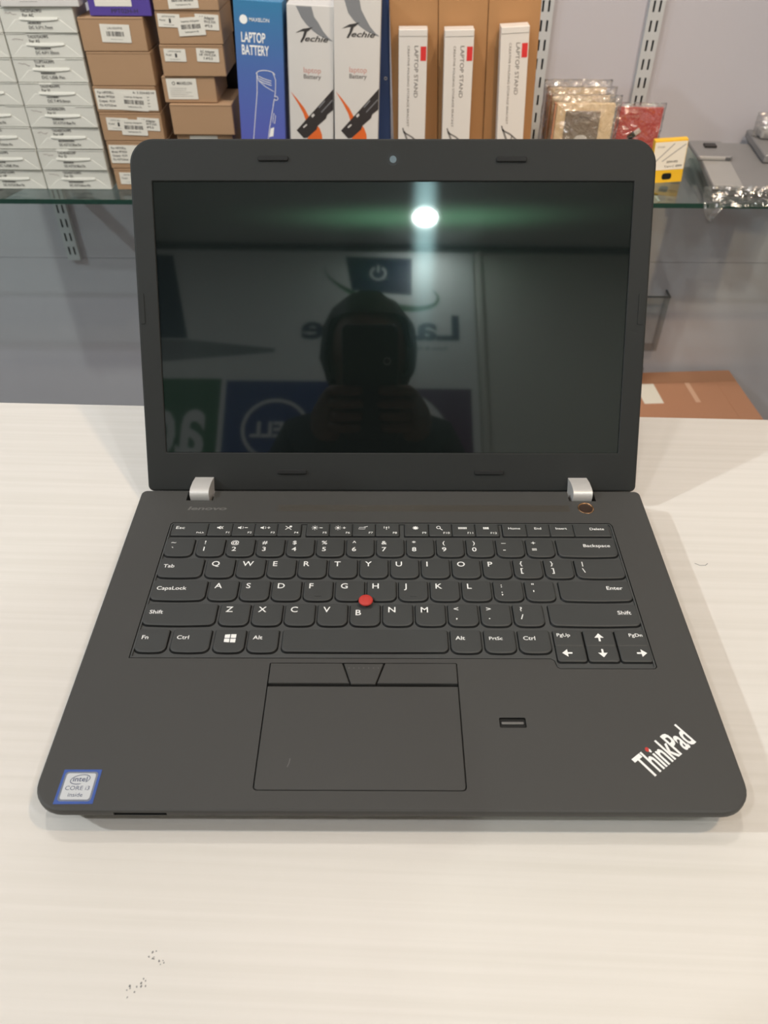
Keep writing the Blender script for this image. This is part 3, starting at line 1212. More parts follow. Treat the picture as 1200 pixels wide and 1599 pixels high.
def white_carton(x0, x1, z0, z1, yf, txt, label, seed, big=False):
    r = random.Random(seed)
    w, h = x1 - x0, z1 - z0 - .4
    o = bm = nb()
    box(bm, -w / 2, w / 2, 1.2, 66, 0, h, .8)
    t = link('adapter_carton', bm, M['wbox'], None, loc=W((x0 + x1) / 2, yf, z0), rot=(0, 0, math.radians(r.uniform(-.7, .7))))
    tag(t, label, 'carton', 'white adapter cartons')
    # end panel edges, two dust corners and tucked flap
    zt = h * .52
    fw = w * .36
    bm = nb()
    loops(bm, [[(-w / 2 + 1.5, 1.3, .6), (w / 2 - 1.5, 1.3, .6), (w * .31, 1.3, zt), (-w * .31, 1.3, zt)],
               [(-w / 2 + 2.0, .75, .9), (w / 2 - 2.0, .75, .9), (w * .30, .6, zt), (-w * .30, .6, zt)]])
    link('tuck_flap', bm, M['wflap'], t)
    bm = nb()
    sg = 10
    lo = []
    for k in range(sg + 1):
        u = -1 + 2 * k / sg
        lo.append((u * w * .26 + w * .02, zt - 2.2 * (1 - u * u) + .6))
    top = [(x, h * .60) for x, z in lo]
    L0 = [(x, 1.3, z) for x, z in lo] + [(x, 1.3, z) for x, z in top[::-1]]
    L1_ = [(x, -.9, z) for x, z in lo] + [(x, -.1, z) for x, z in top[::-1]]
    loops(bm, [L0, L1_])
    link('locking_tab', bm, M['wflap'], t)
    bm = nb()
    xx = r.choice((-.12, .05, .15)) * w
    box(bm, -w / 2 + 1, xx - w * .09, .3, 10, h - 1.2, h, .2)
    box(bm, xx + w * .09, w / 2 - 1, .3, 10, h - 1.2, h, .2)
    link('lid_edge', bm, M['wflap'], t)

    def pr(bm):
        text(bm, txt[0], -w * .20, h * .80, h * .12, 0, 'L', width=w * .28, bold=.01)
        text(bm, 'For ' + txt[1], -w * .19, h * .63, h * .12, 0, 'L', bold=.012)
        text(bm, 'DC ' + txt[2], -w * .14, h * .17, h * .12, 1.2, 'L', width=w * .32, bold=.01)
        lines(bm, -w * .14, w * .10, h * .36, h * .44, 1, 1.2, seed=seed, h=h * .06)
    front_print(t, pr, M['ink'], y=.8)
    if r.random() < .55:
        def pen(bm):
            x = -w * .42
            p = [(x + 2.2 * k, h * .78 + r.uniform(-1.4, 1.6) - .25 * k) for k in range(9)]
            stroke(bm, p, .5, 0)
        front_print(t, pen, M['penred'], 'pen_note', y=.9)
    return t


ZR = [-144.0, -110, -75.5, -39.5, -5.5, 29.5, 65.0, 100.5, 136.0]
TX = [('TAD450TA39PS1', 'DL', '4.5*3.0mm Pin'), ('TAD450EA39P', 'D', '4.5*3.0 Blue Pin'), ('TAD450TA39PS', 'HP', '4.5*3.0 Blue Pin'), ('TAD450EA39PS', 'H', '4.5*3.0 Blue Pin'),
      ('TAD074EA39PS', 'H', '7.4*5.0mm'), ('TLUPTAA39PS', 'H', 'USB Pin'), ('TAD575A39PS', 'AS', '4.0*1.35mm'), ('TAC075A39PS1', 'AC', '5.5*1.7mm')]
ORD = ['lowest', 'second from the bottom', 'third from the bottom', 'fourth from the bottom', 'fourth from the top', 'third from the top', 'second from the top', 'topmost full one']
for i in range(8):
    white_carton(-517 - 118 + 1.0 + (i - 4) * .4, -517 + (i - 4) * .6, ZR[i], ZR[i + 1], 1236 + random.Random(i).uniform(-1.5, 1.5), TX[i], 'white adapter carton, %s in the stack next to the brown cartons' % ORD[i], i)
    white_carton(-757, -636 + (i - 4) * .4, ZR[i], ZR[i + 1] - .1, 1236 + random.Random(i + 20).uniform(-1.5, 1.5), TX[(i * 3 + 2) % 8], 'white adapter carton, %s in the far-left stack cut by the frame' % ORD[i], i + 30)


def plain_box(name, w, h, d, m, loc, rot=(0, 0, 0), bev=1.0, label='', cat='box', group=None):
    bm = nb()
    box(bm, -w / 2, w / 2, 0, d, 0, h, bev, seg=2)
    t = link(name, bm, m, None, loc=loc, rot=rot)
    tag(t, label, cat, group)
    return t


t = plain_box('cream_carton', 122, 44, 66, M['bwhite'], W(-563, 1233, 136.3), (0, 0, math.radians(.6)), label='cream-white carton lying on top of the stack next to the brown cartons', cat='carton')
front_print(t, lambda bm: lines(bm, -30, 10, 4, 10, 1, 0, seed=3), M['inksoft'])
bm = nb()
box(bm, -60, 60, -.6, .5, 38, 43, .2)
link('lid_edge', bm, M['wflap'], t)
t = plain_box('cream_carton', 116, 44, 66, M['bwhite'], W(-697, 1234, 136.3), (0, 0, math.radians(-.5)), label='cream-white carton lying on top of the far-left stack', cat='carton')
bm = nb()
box(bm, -56, 56, -.6, .5, 38, 43, .2)
link('lid_edge', bm, M['wflap'], t)


# ------------------------------------------------------------------ brown cartons
def brown(x0, x1, z0, z1, yf, d, label, stickers, rz=0.0, m='kraft'):
    w, h = x1 - x0, z1 - z0 - .4
    t = plain_box('brown_carton', w, h, d, M[m], W((x0 + x1) / 2, yf, z0), (0, 0, math.radians(rz)), 1.2, label, 'carton', 'small brown adapter cartons')
    bm = nb()      # tuck-in lid edge proud of the front
    box(bm, -w / 2 + .6, w / 2 - .6, -.5, 4, h - 2.2, h + .1, .4)
    link('lid_edge', bm, M[m], t)
    for (cx, cz, sw, shh, rr, kind, yo) in stickers:
        bm = nb()
        prism(bm, rrect(-sw / 2, sw / 2, -shh / 2, shh / 2, .6, 2), 0, .25)
        bm.transform(UP)
        s_ = link('sticker', bm, M['paper'], t, loc=Vector((cx - w / 2, -.55 - yo * .35, cz)) * S, rot=(0, math.radians(rr), 0))
        bm = nb()
        hw, hh = sw / 2, shh / 2
        if kind == 'code':
            text(bm, 'LAL105XPVE', 0, hh * .45, shh * .13, 0, 'C', width=sw * .5)
            barcode(bm, -hw * .62, hw * .62, -hh * .32, hh * .22, 0, seed=2)
            lines(bm, -hw * .4, hw * .8, -hh * .75, -hh * .55, 1, 0, seed=8, h=.4)
        elif kind == 'price':
            text(bm, 'Laptop Adapter', 0, hh * .5, shh * .11, 0, 'C', width=sw * .68)
            barcode(bm, -hw * .74, hw * .74, -hh * .25, hh * .25, 0, seed=5)
            text(bm, 'Laptopstore Rs', 0, -hh * .65, shh * .10, 0, 'C', width=sw * .5)
        elif kind == 'model':
            text(bm, 'AC Adapter', 0, hh * .36, shh * .2, 0, 'C', width=sw * .66, bold=.01)
            text(bm, 'HP 19V/3.33A', 0, -hh * .12, shh * .18, 0, 'C', width=sw * .74, bold=.01)
            text(bm, '7.4*5.0', 0, -hh * .66, shh * .18, 0, 'C', width=sw * .42, bold=.01)
        elif kind == 'info':
            text(bm, 'LAPTOP ADAPTER', 0, hh * .5, shh * .11, 0, 'C', width=sw * .6)
            text(bm, 'Model', -hw * .85, -hh * .1, shh * .15, 0, 'L')
            poly(bm, [(hw * .0, -hh * .35), (hw * .18, -hh * .35), (hw * .18, hh * .3), (hw * .0, hh * .3)], 0)
            lines(bm, -hw * .5, hw * .7, -hh * .8, -hh * .5, 1, 0, seed=9, h=.5)
        elif kind == 'long':
            for q, s in enumerate(('For HP/DELL', 'Model: PPT02H', 'Output: 19.5V', 'Pin: 4.5*3.0mm')):
                text(bm, s, -hw * .92, hh * (.56 - .42 * q), shh * .12, 0, 'L', bold=.012, width=sw * .27)
            text(bm, 'A: 3.33A/65.W', hw * .95, hh * .6, shh * .12, 0, 'R', width=sw * .36, bold=.01)
            for q in range(4):
                stroke(bm, [(hw * .62, hh * (.3 - .3 * q)), (hw * .75, hh * (.3 - .3 * q))], .7, 0)
        elif kind == 'logo':
            stroke(bm, circ(-hw * .52, hh * .55, 2.2, 16), .9, 0, closed=True)
            text(bm, 'MAXELON', -hw * .3, hh * .42, shh * .14, 0, 'L', width=sw * .5, bold=.014)
            lines(bm, -hw * .8, hw * .8, -hh * .8, hh * .15, 5, 0, seed=4, h=.4)
        bm.transform(UP)
        link('print', bm, M['ink'], s_, loc=(0, -.45 * S, 0))
    return t


BT = 'in the stack right beside the white cartons'
brown(-512, -408, 74.5, 122, 1238, 105, 'brown carton with one centred barcode sticker, top of ' + BT[7:], [(57, 25.5, 47, 25, 1.5, 'code', 0)], 0)
brown(-510.5, -406, 24.5, 74, 1238, 105, 'plain brown carton without stickers ' + BT, [], .3)
brown(-513, -408, -15.5, 24, 1238, 105, 'brown carton with a full-width white label ' + BT, [(54, 19.5, 102, 31, 1.0, 'long', 0), (66, 16, 45, 26, 3, 'price', 1)], -.2)
brown(-512, -407, -61, -16, 1238, 105, 'brown carton with three overlapping labels just above the lid corner', [(29, 27, 37, 20, 2, 'info', 0), (82, 27, 37, 20, 3, 'model', 0), (56, 22, 44, 25, 2, 'price', 1)], .4)
brown(-511, -406, -107, -61.5, 1238, 105, 'brown carton with wide label, left of the laptop lid corner', [(52, 24, 98, 30, .5, 'long', 0)], 0)
brown(-509, -405, -144, -107.5, 1238, 105, 'lowest brown carton beside the white cartons, on the glass', [(29, 20, 40, 20, 1, 'info', 0)], 0)
t = plain_box('purple_carton', 98, 60, 90, M['purple'], W(-442, 1242, 122.8), (0, 0, math.radians(-1)), 1.0, 'purple carton with white label on top of the brown stack', 'carton')
bm = nb()
prism(bm, rrect(-38, 20, 13, 50, .6, 2), 0, .25)
bm.transform(UP)
s_ = link('sticker', bm, M['paper'], t, loc=(0, -.1 * S, 0))
front_print(t, lambda bm: text(bm, 'PPT02H-H', -14, 4, 6, 0, 'L', width=42), M['ink'])

B2 = 'in the stack left of the blue battery carton'
brown(-387, -285, 131, 175, 1238, 100, 'topmost brown carton, label cut by the frame, left of the blue carton', [(47, 15, 47, 24, -1.5, 'price', 0)], 0)
brown(-388, -285.5, 84.5, 130.5, 1240, 100, 'brown carton with three crowded labels ' + B2, [(21, 33, 35, 18, 2, 'info', 0), (81, 31, 37, 21, 3, 'model', 0), (55, 25, 43, 25, -3, 'price', 1)], 0)
brown(-390, -287, 38.5, 84, 1240, 100, 'brown carton with two separated labels ' + B2, [(24, 31, 35, 18, 1, 'info', 0), (77, 31, 36, 19, 2, 'model', 0)], .3)
brown(-396, -308, -1.5, 38, 1243, 100, 'narrow brown carton with logo label ' + B2, [(32, 21, 50, 31, 0, 'logo', 0)], 0)
brown(-389, -284, -50, -2, 1236, 100, 'unlabelled brown carton just above the laptop lid', [], -.4)
brown(-386, -290, -97, -51, 1242, 100, 'grey-brown carton mostly hidden behind the lid', [(46, 40, 48, 8, 0, 'x', 0)], 0)
brown(-387, -288, -144, -97.5, 1242, 100, 'bottom brown carton hidden behind the laptop lid', [], 0)


# ------------------------------------------------------------------ tall battery and stand cartons
def gradient_blue():
    m = mat('blue_gradient_print', rgb(70, 90, 160), 0.38, spec=0.4, var=0.02)
    nt = m.node_tree
    b = nt.nodes['Principled BSDF']
    for l in list(b.inputs['Base Color'].links):
        nt.links.remove(l)
    tc = nt.nodes.new('ShaderNodeTexCoord')
    sp = nt.nodes.new('ShaderNodeSeparateXYZ')
    nt.links.new(tc.outputs['Object'], sp.inputs[0])
    r = nt.nodes.new('ShaderNodeValToRGB')
    mr = nt.nodes.new('ShaderNodeMapRange')
    mr.inputs[1].default_value = 0.08
    mr.inputs[2].default_value = 0.29
    nt.links.new(sp.outputs[2], mr.inputs[0])
    nt.links.new(mr.outputs[0], r.inputs[0])
    r.color_ramp.elements[0].color = rgb(94, 100, 186)
    r.color_ramp.elements[1].color = rgb(62, 128, 172)
    e = r.color_ramp.elements.new(.55)
    e.color = rgb(84, 112, 178)
    nt.links.new(r.outputs[0], b.inputs['Base Color'])
    return m


def lean(x_top, x_bot, dz):
    return math.atan2(x_top - x_bot, dz)


t = plain_box('battery_carton', 75.5, 290, 60, gradient_blue(), W(-239.0, 1224, ZS + 1.6), (0, lean(-259, -272, 196) * .9, 0), 1.0, 'tall blue battery carton with white LAPTOP BATTERY lettering', 'carton')


def blue_print(bm):
    poly(bm, circ(-23, 264, 6.2, 24), 0)
    text(bm, 'MAXELON', -14, 262, 5, 0, 'L', width=31, bold=.005)
    text(bm, 'LAPTOP', -28, 233.5, 13.5, 0, 'L', width=38, bold=.02)
    text(bm, 'BATTERY', -28, 216, 13.5, 0, 'L', width=43, bold=.02)
    # line drawing of a battery
    o = 12
    stroke(bm, [(-6, 176 + o), (-7, 150 + o), (-14, 98 + o), (-19, 60 + o)], .9, 0)
    stroke(bm, circ(8, 177 + o, 15, 14, ry=6, a0=0, a1=180), .9, 0)
    stroke(bm, [(-6, 178 + o), (-4, 168 + o), (6, 160 + o), (18, 154 + o), (23, 152 + o), (24, 170 + o), (20, 180 + o)], .8, 0)
    for q in range(3):
        stroke(bm, [(-3, 174 - 3.2 * q + o), (4, 171 - 3.2 * q + o), (17, 168 - 3.2 * q + o)], .9, 0)
    stroke(bm, [(23, 152 + o), (20, 138 + o), (12, 100 + o), (5, 60 + o)], .9, 0)
    stroke(bm, circ(24, 143 + o, 3, 12), .8, 0, closed=True)
    poly(bm, [(13, 108), (19, 110), (17, 96), (10, 94)], 0)
    stroke(bm, [(19, 120 + o), (22, 116 + o), (20, 104 + o), (17, 106 + o)], .8, 0, closed=True)


front_print(t, blue_print, M['legend'])


def techie(xc, z_extra, yf, x_lean, label, m='bwhite'):
    t = plain_box('battery_carton', 73, 286 + z_extra, 58, M[m], W(xc, yf, ZS + 1.3), (0, x_lean, 0), 1.0, label, 'carton', 'tall white battery cartons')
    H = 286 + z_extra
    e = H - 286
    g = 8 if e > 0 else 0       # logo height differs a little on the taller carton
    q = 3 if e > 0 else 0
    front_print(t, lambda bm: poly(bm, [(-22, H - 2), (2, H - 2), (6, H - 16 - e * .3), (12, 262 + g), (20, 250 + g), (28, 242 + g), (35.5, 237 + g), (30, 238 + g), (14, 244 + g), (4, 250 + g), (-6, 258 + g), (-14, H - 18 - e * .5)], 0), M['greyprint'], 'grey_swoosh')

    def logo(bm):
        poly(bm, [(-24, 246 + g), (-12, 252 + g), (4, 255 + g), (-4, 249 + g), (-14, 248.5 + g)], 0)
        poly(bm, [(-9, 252 + g), (-3.5, 252.5 + g), (-9, 240 + g), (-14, 233 + g), (-16.5, 234 + g), (-12, 242 + g)], .03)
        text(bm, 'echie', -9, 235.5 + g, 8.0, 0.05, 'L', width=37, bold=.012, shear=.35)
    front_print(t, logo, M['ink'], 'lettering', y=-.4)
    front_print(t, lambda bm: text(bm, 'laptop', -12, 191 + q, 8.0, 0, 'L', width=28), M['inkred'], 'red_word')
    front_print(t, lambda bm: text(bm, 'Battery', -12, 182.5 + q, 6.2, 0, 'L', width=28, bold=.015), M['inksoft'], 'grey_word')
    front_print(t, lambda bm: (poly(bm, [(-34, 162 + q), (-24, 152 + q), (-12, 138 + q), (-4, 124 + q), (-10, 119 + q), (-14, 130 + q), (-22, 144 + q)], 0),
                               poly(bm, [(2, 108 + q), (8, 114 + q), (13, 108 + q), (17, 98 + q), (18, 84 + q), (18, 40), (-4, 40), (-8, 90 + q)], 0)), M['orange'], 'orange_swoosh')

    def batt(bm):
        poly(bm, [(-26, 103 + q), (36, 169 + q), (36, 138 + q), (26, 130 + q), (24, 124 + q), (10, 112 + q), (8, 106 + q), (-8, 92 + q), (-14, 91 + q)], 0)
    front_print(t, batt, M['battery'], 'battery_picture', y=-.4)
    front_print(t, lambda bm: (poly(bm, [(-1, 127 + q), (3, 131 + q), (5, 128 + q), (1, 124 + q)], 0), poly(bm, [(-15, 109 + q), (-9, 114 + q), (-8, 112 + q), (-14, 107 + q)], 0)), M['bwhite'], 'battery_marks', y=-.5)
    front_print(t, lambda bm: (stroke(bm, [(16, 133 + q), (35, 153 + q)], 1.4, 0), stroke(bm, [(12, 140 + q), (22, 151 + q)], 1.6, 0)), M['greyprint'], 'battery_ridge', y=-.5)
    return t


plain_box('black_carton', 64, 300, 60, M['black'], W(-288, 1352, ZS), (0, 0, 0), 1, 'black carton in the gap between the brown stack and the blue carton', 'carton')


techie(-155, -2, 1226, lean(-177, -189, 188) * .75, 'white battery carton with orange swoosh, right beside the blue one')
techie(-77.5, 14, 1216, lean(-104, -112, 195) * .8, 'taller white battery carton with orange swoosh, beside the cardboard stand cartons')
t = plain_box('dark_display_carton', 70, 305, 40, M['alu'], W(-151, 1288, ZS), (0, 0, 0), 1, 'grey carton just visible above the shorter white battery carton', 'carton')
t = plain_box('blue_display_carton', 60, 315, 50, M['blue'], W(-46, 1276, ZS + .5), (0, math.radians(-1.0), 0), 1, 'dark blue carton showing as a strip behind the taller white battery carton', 'carton')
front_print(t, lambda bm: stroke(bm, circ(23, 172, 2.2, 10), .8, 0, closed=True), M['legend'])

for x0, x1, lb in ((-20, 56.0, 'left'), (56.8, 134.4, 'middle'), (135.2, 217, 'right')):
    t = plain_box('stand_carton', x1 - x0, 325, 60, M['kraft2'], W((x0 + x1) / 2 + 11.5, 1252, ZS + 1.9), (0, -.04, 0), 1.4, 'tall kraft cardboard carton, %s one behind the white stand boxes' % lb, 'carton', 'tall kraft cartons')
    bm = nb()
    w = x1 - x0
    box(bm, -w / 2 + .6, w / 2 - .6, -.8, 6, 316, 325.2, .5)
    link('lid_edge', bm, M['kraft2'], t)
for x0, x1, zt, ln, lb in ((-4.5, 40.5, 109, -.006, 'leftmost, beside the taller battery carton'), (67, 113, 109, -.022, 'middle of the three'), (154, 198, 114, -.055, 'rightmost, nearest the slotted upright')):
    h = zt - ZS
    w = x1 - x0
    t = plain_box('laptop_stand_box', w, h, 28, M['bwhite'], W((x0 + x1) / 2 + h * -ln, 1217, ZS + 1.4), (0, ln, 0), .8, 'slim white laptop stand box, ' + lb, 'box', 'slim white laptop stand boxes')
    bm = nb()
    box(bm, -w / 2 + .5, w / 2 - .5, -.7, 3, h - 9, h - .2, .4)
    link('lid_edge', bm, M['bwhite'], t)

    def pr(bm):
        text(bm, 'LAPTOP STAND', 2.5, h - 22, 6.2, 0, 'L', width=74, rot=-90, bold=.004)
        text(bm, 'CREATIVE FOLDING STORAGE BRACKET', -8.5, h - 22, 3.4, 0, 'L', width=118, rot=-90)
        stroke(bm, [(-15, h - 142), (-13, h - 149), (0, h - 156), (14, h - 168)], 2.4, 0)
        stroke(bm, [(-13, h - 147), (-8, h - 160), (-2, h - 174)], 3.0, 0)
        stroke(bm, [(3, h - 158), (0, h - 174)], 2.0, 0)
    front_print(t, pr, M['inksoft'], y=-.3)
    front_print(t, lambda bm: poly(bm, [(w / 2 - 10.5, h - 23), (w / 2 - 1.5, h - 23), (w / 2 - 1.5, h - 43), (w / 2 - 10.5, h - 43)], 0), M['redprint'], 'red_patch')


# ------------------------------------------------------------------ film packets at the right
def bag(par, w, h, d, seed, z0=0, puff=6, name='film_bag', m='film'):
    """thin crinkled bag: two puffed sheets joined at the rim"""
    bm = nb()
    nx, nz = 22, 30
    r = Vector((seed * 7.1, seed * 3.3, 0))
    grid = {}
    for s_ in (-1, 1):
        for i in range(nx + 1):
            for j in range(nz + 1):
                u, v = i / nx, j / nz
                if s_ == 1 and (i in (0, nx) or j in (0, nz)):
                    grid[(s_, i, j)] = grid[(-1, i, j)]
                    continue
                e = min(u, 1 - u, v, 1 - v) * 4
                e = min(1, e) ** .6
                n_ = (noise.noise(Vector((u * 4, v * 5, s_ * 3)) + r) * puff * .6 + noise.noise(Vector((u * 11, v * 13, s_ * 5)) + r) * puff * .22) * e
                edge = noise.noise(Vector((u * 9, v * 9, 9)) + r) * 1.6
                x = (u - .5) * w + (edge if i in (0, nx) else 0)
                z = v * h + (edge if j == nz else 0)
                y = s_ * (d / 2 + puff * .3) * e + n_
                grid[(s_, i, j)] = bm.verts.new(Vector((x, y, z + z0)) * S)
    for s_ in (-1, 1):
        for i in range(nx):
            for j in range(nz):
                q = [grid[(s_, i, j)], grid[(s_, i + 1, j)], grid[(s_, i + 1, j + 1)], grid[(s_, i, j + 1)]]
                if s_ == 1:
                    q = q[::-1]
                try:
                    bm.faces.new(q)
                except ValueError:
                    pass
    return link(name, bm, M[m], par, smooth=True)


packs = [(313, 1281, 122, 146, 'front'), (312, 1316, 122, 150, 'middle'), (311, 1351, 120, 153, 'rear')]
for i, (x, y, w, h, lb) in enumerate(packs):
    t = thing('accessory_packet', 'clear film packet with beige insert, %s of the three gold-lit packets' % lb, 'packet', loc=W(x + (6 if i == 0 else 4), y, ZS + 1.0), rot=(math.radians(-2.5), 0, 0), group='clear accessory packets')
    bm = nb()
    box(bm, -50, 50, -5, 5, 1, h - 13, .8)
    link('insert_card', bm, M['beige'], t)
    bm = nb()
    box(bm, -54, -51, -6, 6, 1, h - 12, .5)
    link('card_edge', bm, M['carton'], t)
    if i == 0:
        bm = nb()
        box(bm, -34, 26, -8, -5, 2, h - 24, .8)
        pl = link('device_tray', bm, M['taupe'], t)
        bm = nb()
        prism(bm, rrect(-15, 10, 54, 84, 11, 6), 8.0, 8.6)
        bm.transform(UP)
        link('window', bm, M['bwhite'], pl)
        bm = nb()
        text(bm, 'Wireless', 0, h - 36, 4.4, 8.3, 'C', width=20)
        bm.transform(UP)
        link('print', bm, M['ink'], pl)
    bag(t, w, h, 17, i + 1)

t = thing('red_packet', 'clear film packet with red card and small dongle picture', 'packet', loc=W(446, 1400, ZS), rot=(0, 0, math.radians(-3)))
bm = nb()
box(bm, -42, 42, -2, 2, 1, 98, .6)
rc = link('red_card', bm, M['redcard'], t)
bm = nb()
text(bm, 'WIFI USB', -34, 80, 5, 2.3, 'L', width=34)
text(bm, '2.0', -34, 60, 5, 2.3, 'L', width=12)
bm.transform(UP)
link('print', bm, M['inkred'], rc)
bm = nb()
R_ = Matrix.Rotation(math.radians(-40), 4, 'Y')
box(bm, -12, 2, -6, -2.2, -5, 5, .8)
bm.transform(Matrix.Translation(Vector((-4, 0, 52)) * S) @ R_)
link('usb_plug', bm, M['black'], rc)
bm = nb()
box(bm, 0, 13, -5.6, -2.2, -4.2, 4.2, .4)
bm.transform(Matrix.Translation(Vector((-4, 0, 52)) * S) @ R_)
link('usb_contact', bm, M['chrome'], rc)
bm = nb()
prism(bm, rrect(-13, 8, 4, 36, 4, 4), 2.2, 3)
bm.transform(UP)
link('white_panel', bm, M['bwhite'], rc)
bag(t, 92, 106, 8, 11, puff=7)

t = plain_box('small_yellow_box', 58, 74, 14, M['yellow'], W(487, 1290, ZS + .2), (0, math.radians(-4), 0), .8, 'small white and yellow accessory box at the lid corner', 'box')
bm = nb()
prism(bm, rrect(-28, 28, 23, 71, .5, 2), 0, .3)
bm.transform(UP)
fcz = link('white_face', bm, M['paper'], t)
bm = nb()
text(bm, '20W-PD', 6, 35, 3.6, .5, 'C', width=20, bold=.02)
text(bm, 'Type-C', 2, 27.5, 3.2, .5, 'C', width=18)
text(bm, '20W', 19, 27.5, 3.6, .5, 'C', width=12, bold=.02)
bm.transform(UP)
link('print', bm, M['ink'], fcz)
bm = nb()
stroke(bm, [(-26, 36), (6, 68)], 1.4, .5)
stroke(bm, [(-12, 38), (26, 66)], 1.4, .5)
text(bm, 'Charger', -24, 62, 3, .5, 'L', width=14)
bm.transform(UP)
link('cable_picture', bm, M['greyprint'], fcz)
bm = nb()
prism(bm, rrect(-8, 9, 6, 17, 4, 4), 0, .5)
bm.transform(UP)
link('black_blob', bm, M['black'], t)

# flat grey trays in film
ang = math.radians(-8)
for i, (x, y, z, w, d, hh, m, lb) in enumerate(((618, 1215, ZS, 130, 250, 10, 'alu', 'lower flat grey metal tray lying on the glass at right'), (608, 1210, ZS + 10.4, 122, 246, 10, 'alu', 'upper flat grey metal tray with a light left half, on the lower tray'))):
    bm = nb()
    box(bm, -w / 2, w / 2, 0, d, 0, hh, 1.5, seg=2)
    t = link('metal_tray', bm, M[m], None, loc=W(x, y, z), rot=(0, 0, ang + i * .01))
    tag(t, lb, 'tray', 'flat grey trays in film')
    bm = nb()
    box(bm, -w / 2 + 1, w / 2 - 1, -1, .6, 2.5, 4.2, .3)
    link('front_lip', bm, M['black'], t)
    if i:
        bm = nb()
        box(bm, -w / 2 + 1, -w * .08, 2, 150, hh, hh + 1.2, .4)
        link('light_panel', bm, M['alul'], t)
t = thing('film_wrap', 'crumpled clear film hanging over the glass edge under the grey trays', 'packaging', loc=W(560, 1192, ZS))
bm = nb()
rr_ = random.Random(3)
nx, ny = 22, 8
g = []
for i in range(nx + 1):
    row = []
    for j in range(ny + 1):
        u, v = i / nx, j / ny
        x = -32 + u * 120
        tip = max(0, 1 - abs(u - .12) / .16)
        y = 22 - v * 30 - tip * v * 8
        zz = 24 * (1 - v) - v * 2 - tip * v * 26
        q = noise.noise(Vector((u * 12, v * 5, 2.2))) * (9 if u < .4 else 4)
        row.append(bm.verts.new(Vector((x + q * .5, min(y - 3 + q * .6, 14 - 16 * v), max(zz + q * .5, 1.2) if y > -2 else zz)) * S))
    g.append(row)
for i in range(nx):
    for j in range(ny):
        bm.faces.new((g[i][j], g[i + 1][j], g[i + 1][j + 1], g[i][j + 1]))
bmesh.ops.recalc_face_normals(bm, faces=bm.faces)
link('crumpled_film', bm, M['filmtip'], t)
t = thing('flat_sachet', 'small grey sachet with a black square chip, on the upper tray', 'packet', loc=W(588, 1345, ZS + 21), rot=(0, 0, math.radians(-3)))
bm = nb()
loops(bm, [[(x, y, z) for x, y in rrect(-32 + q, 32 - q, q, 92 - q, 5, 4)] for z, q in ((0, 1), (2.5, 0), (6, 0), (8, 1.2))])
link('sachet_body', bm, M['alu'], t)
bm = nb()
box(bm, -9, 13, 48, 66, 8, 12, .6)
link('black_chip', bm, M['black'], t)
bm = nb()
box(bm, -28, 18, -1.4, .4, 2, 7, .5)
link('folded_edge', bm, M['alul'], t)
bm = nb()
box(bm, 18, 28, -1.6, .2, 2, 7, .5)
link('dark_corner', bm, M['slot'], t)

t = thing('silver_packet', 'crinkled silver packet with red print on a grey slab at the right edge', 'packet', loc=W(740, 1385, ZS), rot=(0, 0, math.radians(-6)))
bm = nb()
loops(bm, [[(x, y, z) for x, y in rrect(-62 + q, 60 - q, q - 60, 96 - q, 4, 3)] for z, q in ((0.2, 14), (16, 6), (24, 0), (34, 0), (36, 1.5))])
link('grey_slab', bm, M['alu'], t)
sb = bag(t, 120, 42, 60, 21, z0=36, puff=12, m='film')
sb.location = (-2 * S, 52 * S, 0)
bm = nb()
box(bm, -52, 50, 30, 70, 36.5, 52, 5, seg=3)
inn = link('silver_pad', bm, M['alul'], t)
bm = nb()
stroke(bm, circ(-6, 50, 12, 14, ry=9), 4.5, 0, closed=True)
bm.transform(UP)
for v in bm.verts:
    v.co.y = 28.5 * S
    v.co.z = v.co.z * .55 + 17 * S
link('red_print', bm, M['redprint'], inn)

# ------------------------------------------------------------------ below the shelf at right
t = thing('wall_pocket', 'clear acrylic wall pocket with dark top rim, right of the laptop lid', 'holder', loc=W(566, YB, -600))
bm = nb()
box(bm, -56, 55, -34, -31, 0, 140)
box(bm, -56, -53, -31, 0, 0, 140)
box(bm, 52, 55, -31, 0, 0, 140)
box(bm, -53, 52, -31, 0, 0, 3)
link('clear_walls', bm, M['acrylic'], t)
bm = nb()
box(bm, -56.5, 55.5, -35, -30.5, 139, 142.5, .5)
box(bm, 51.5, 55.5, -30.5, -.3, 139, 142.5, .5)
box(bm, -56.5, -52.5, -30.5, -.3, 139, 142.5, .5)
link('top_rim', bm, M['slot'], t)
t = thing('power_adapter', 'black power adapter standing on the shipping box beside the lid', 'adapter', loc=W(560, 1440, -664.4))
bm = nb()
box(bm, -28, 28, -16, 16, 0, 44, 6, seg=3)
link('adapter_body', bm, M['black'], t)
bm = nb()
box(bm, -6, 6, -5, 5, 43.5, 58, 2, seg=2)
link('cable_stub', bm, M['rubber'], t)

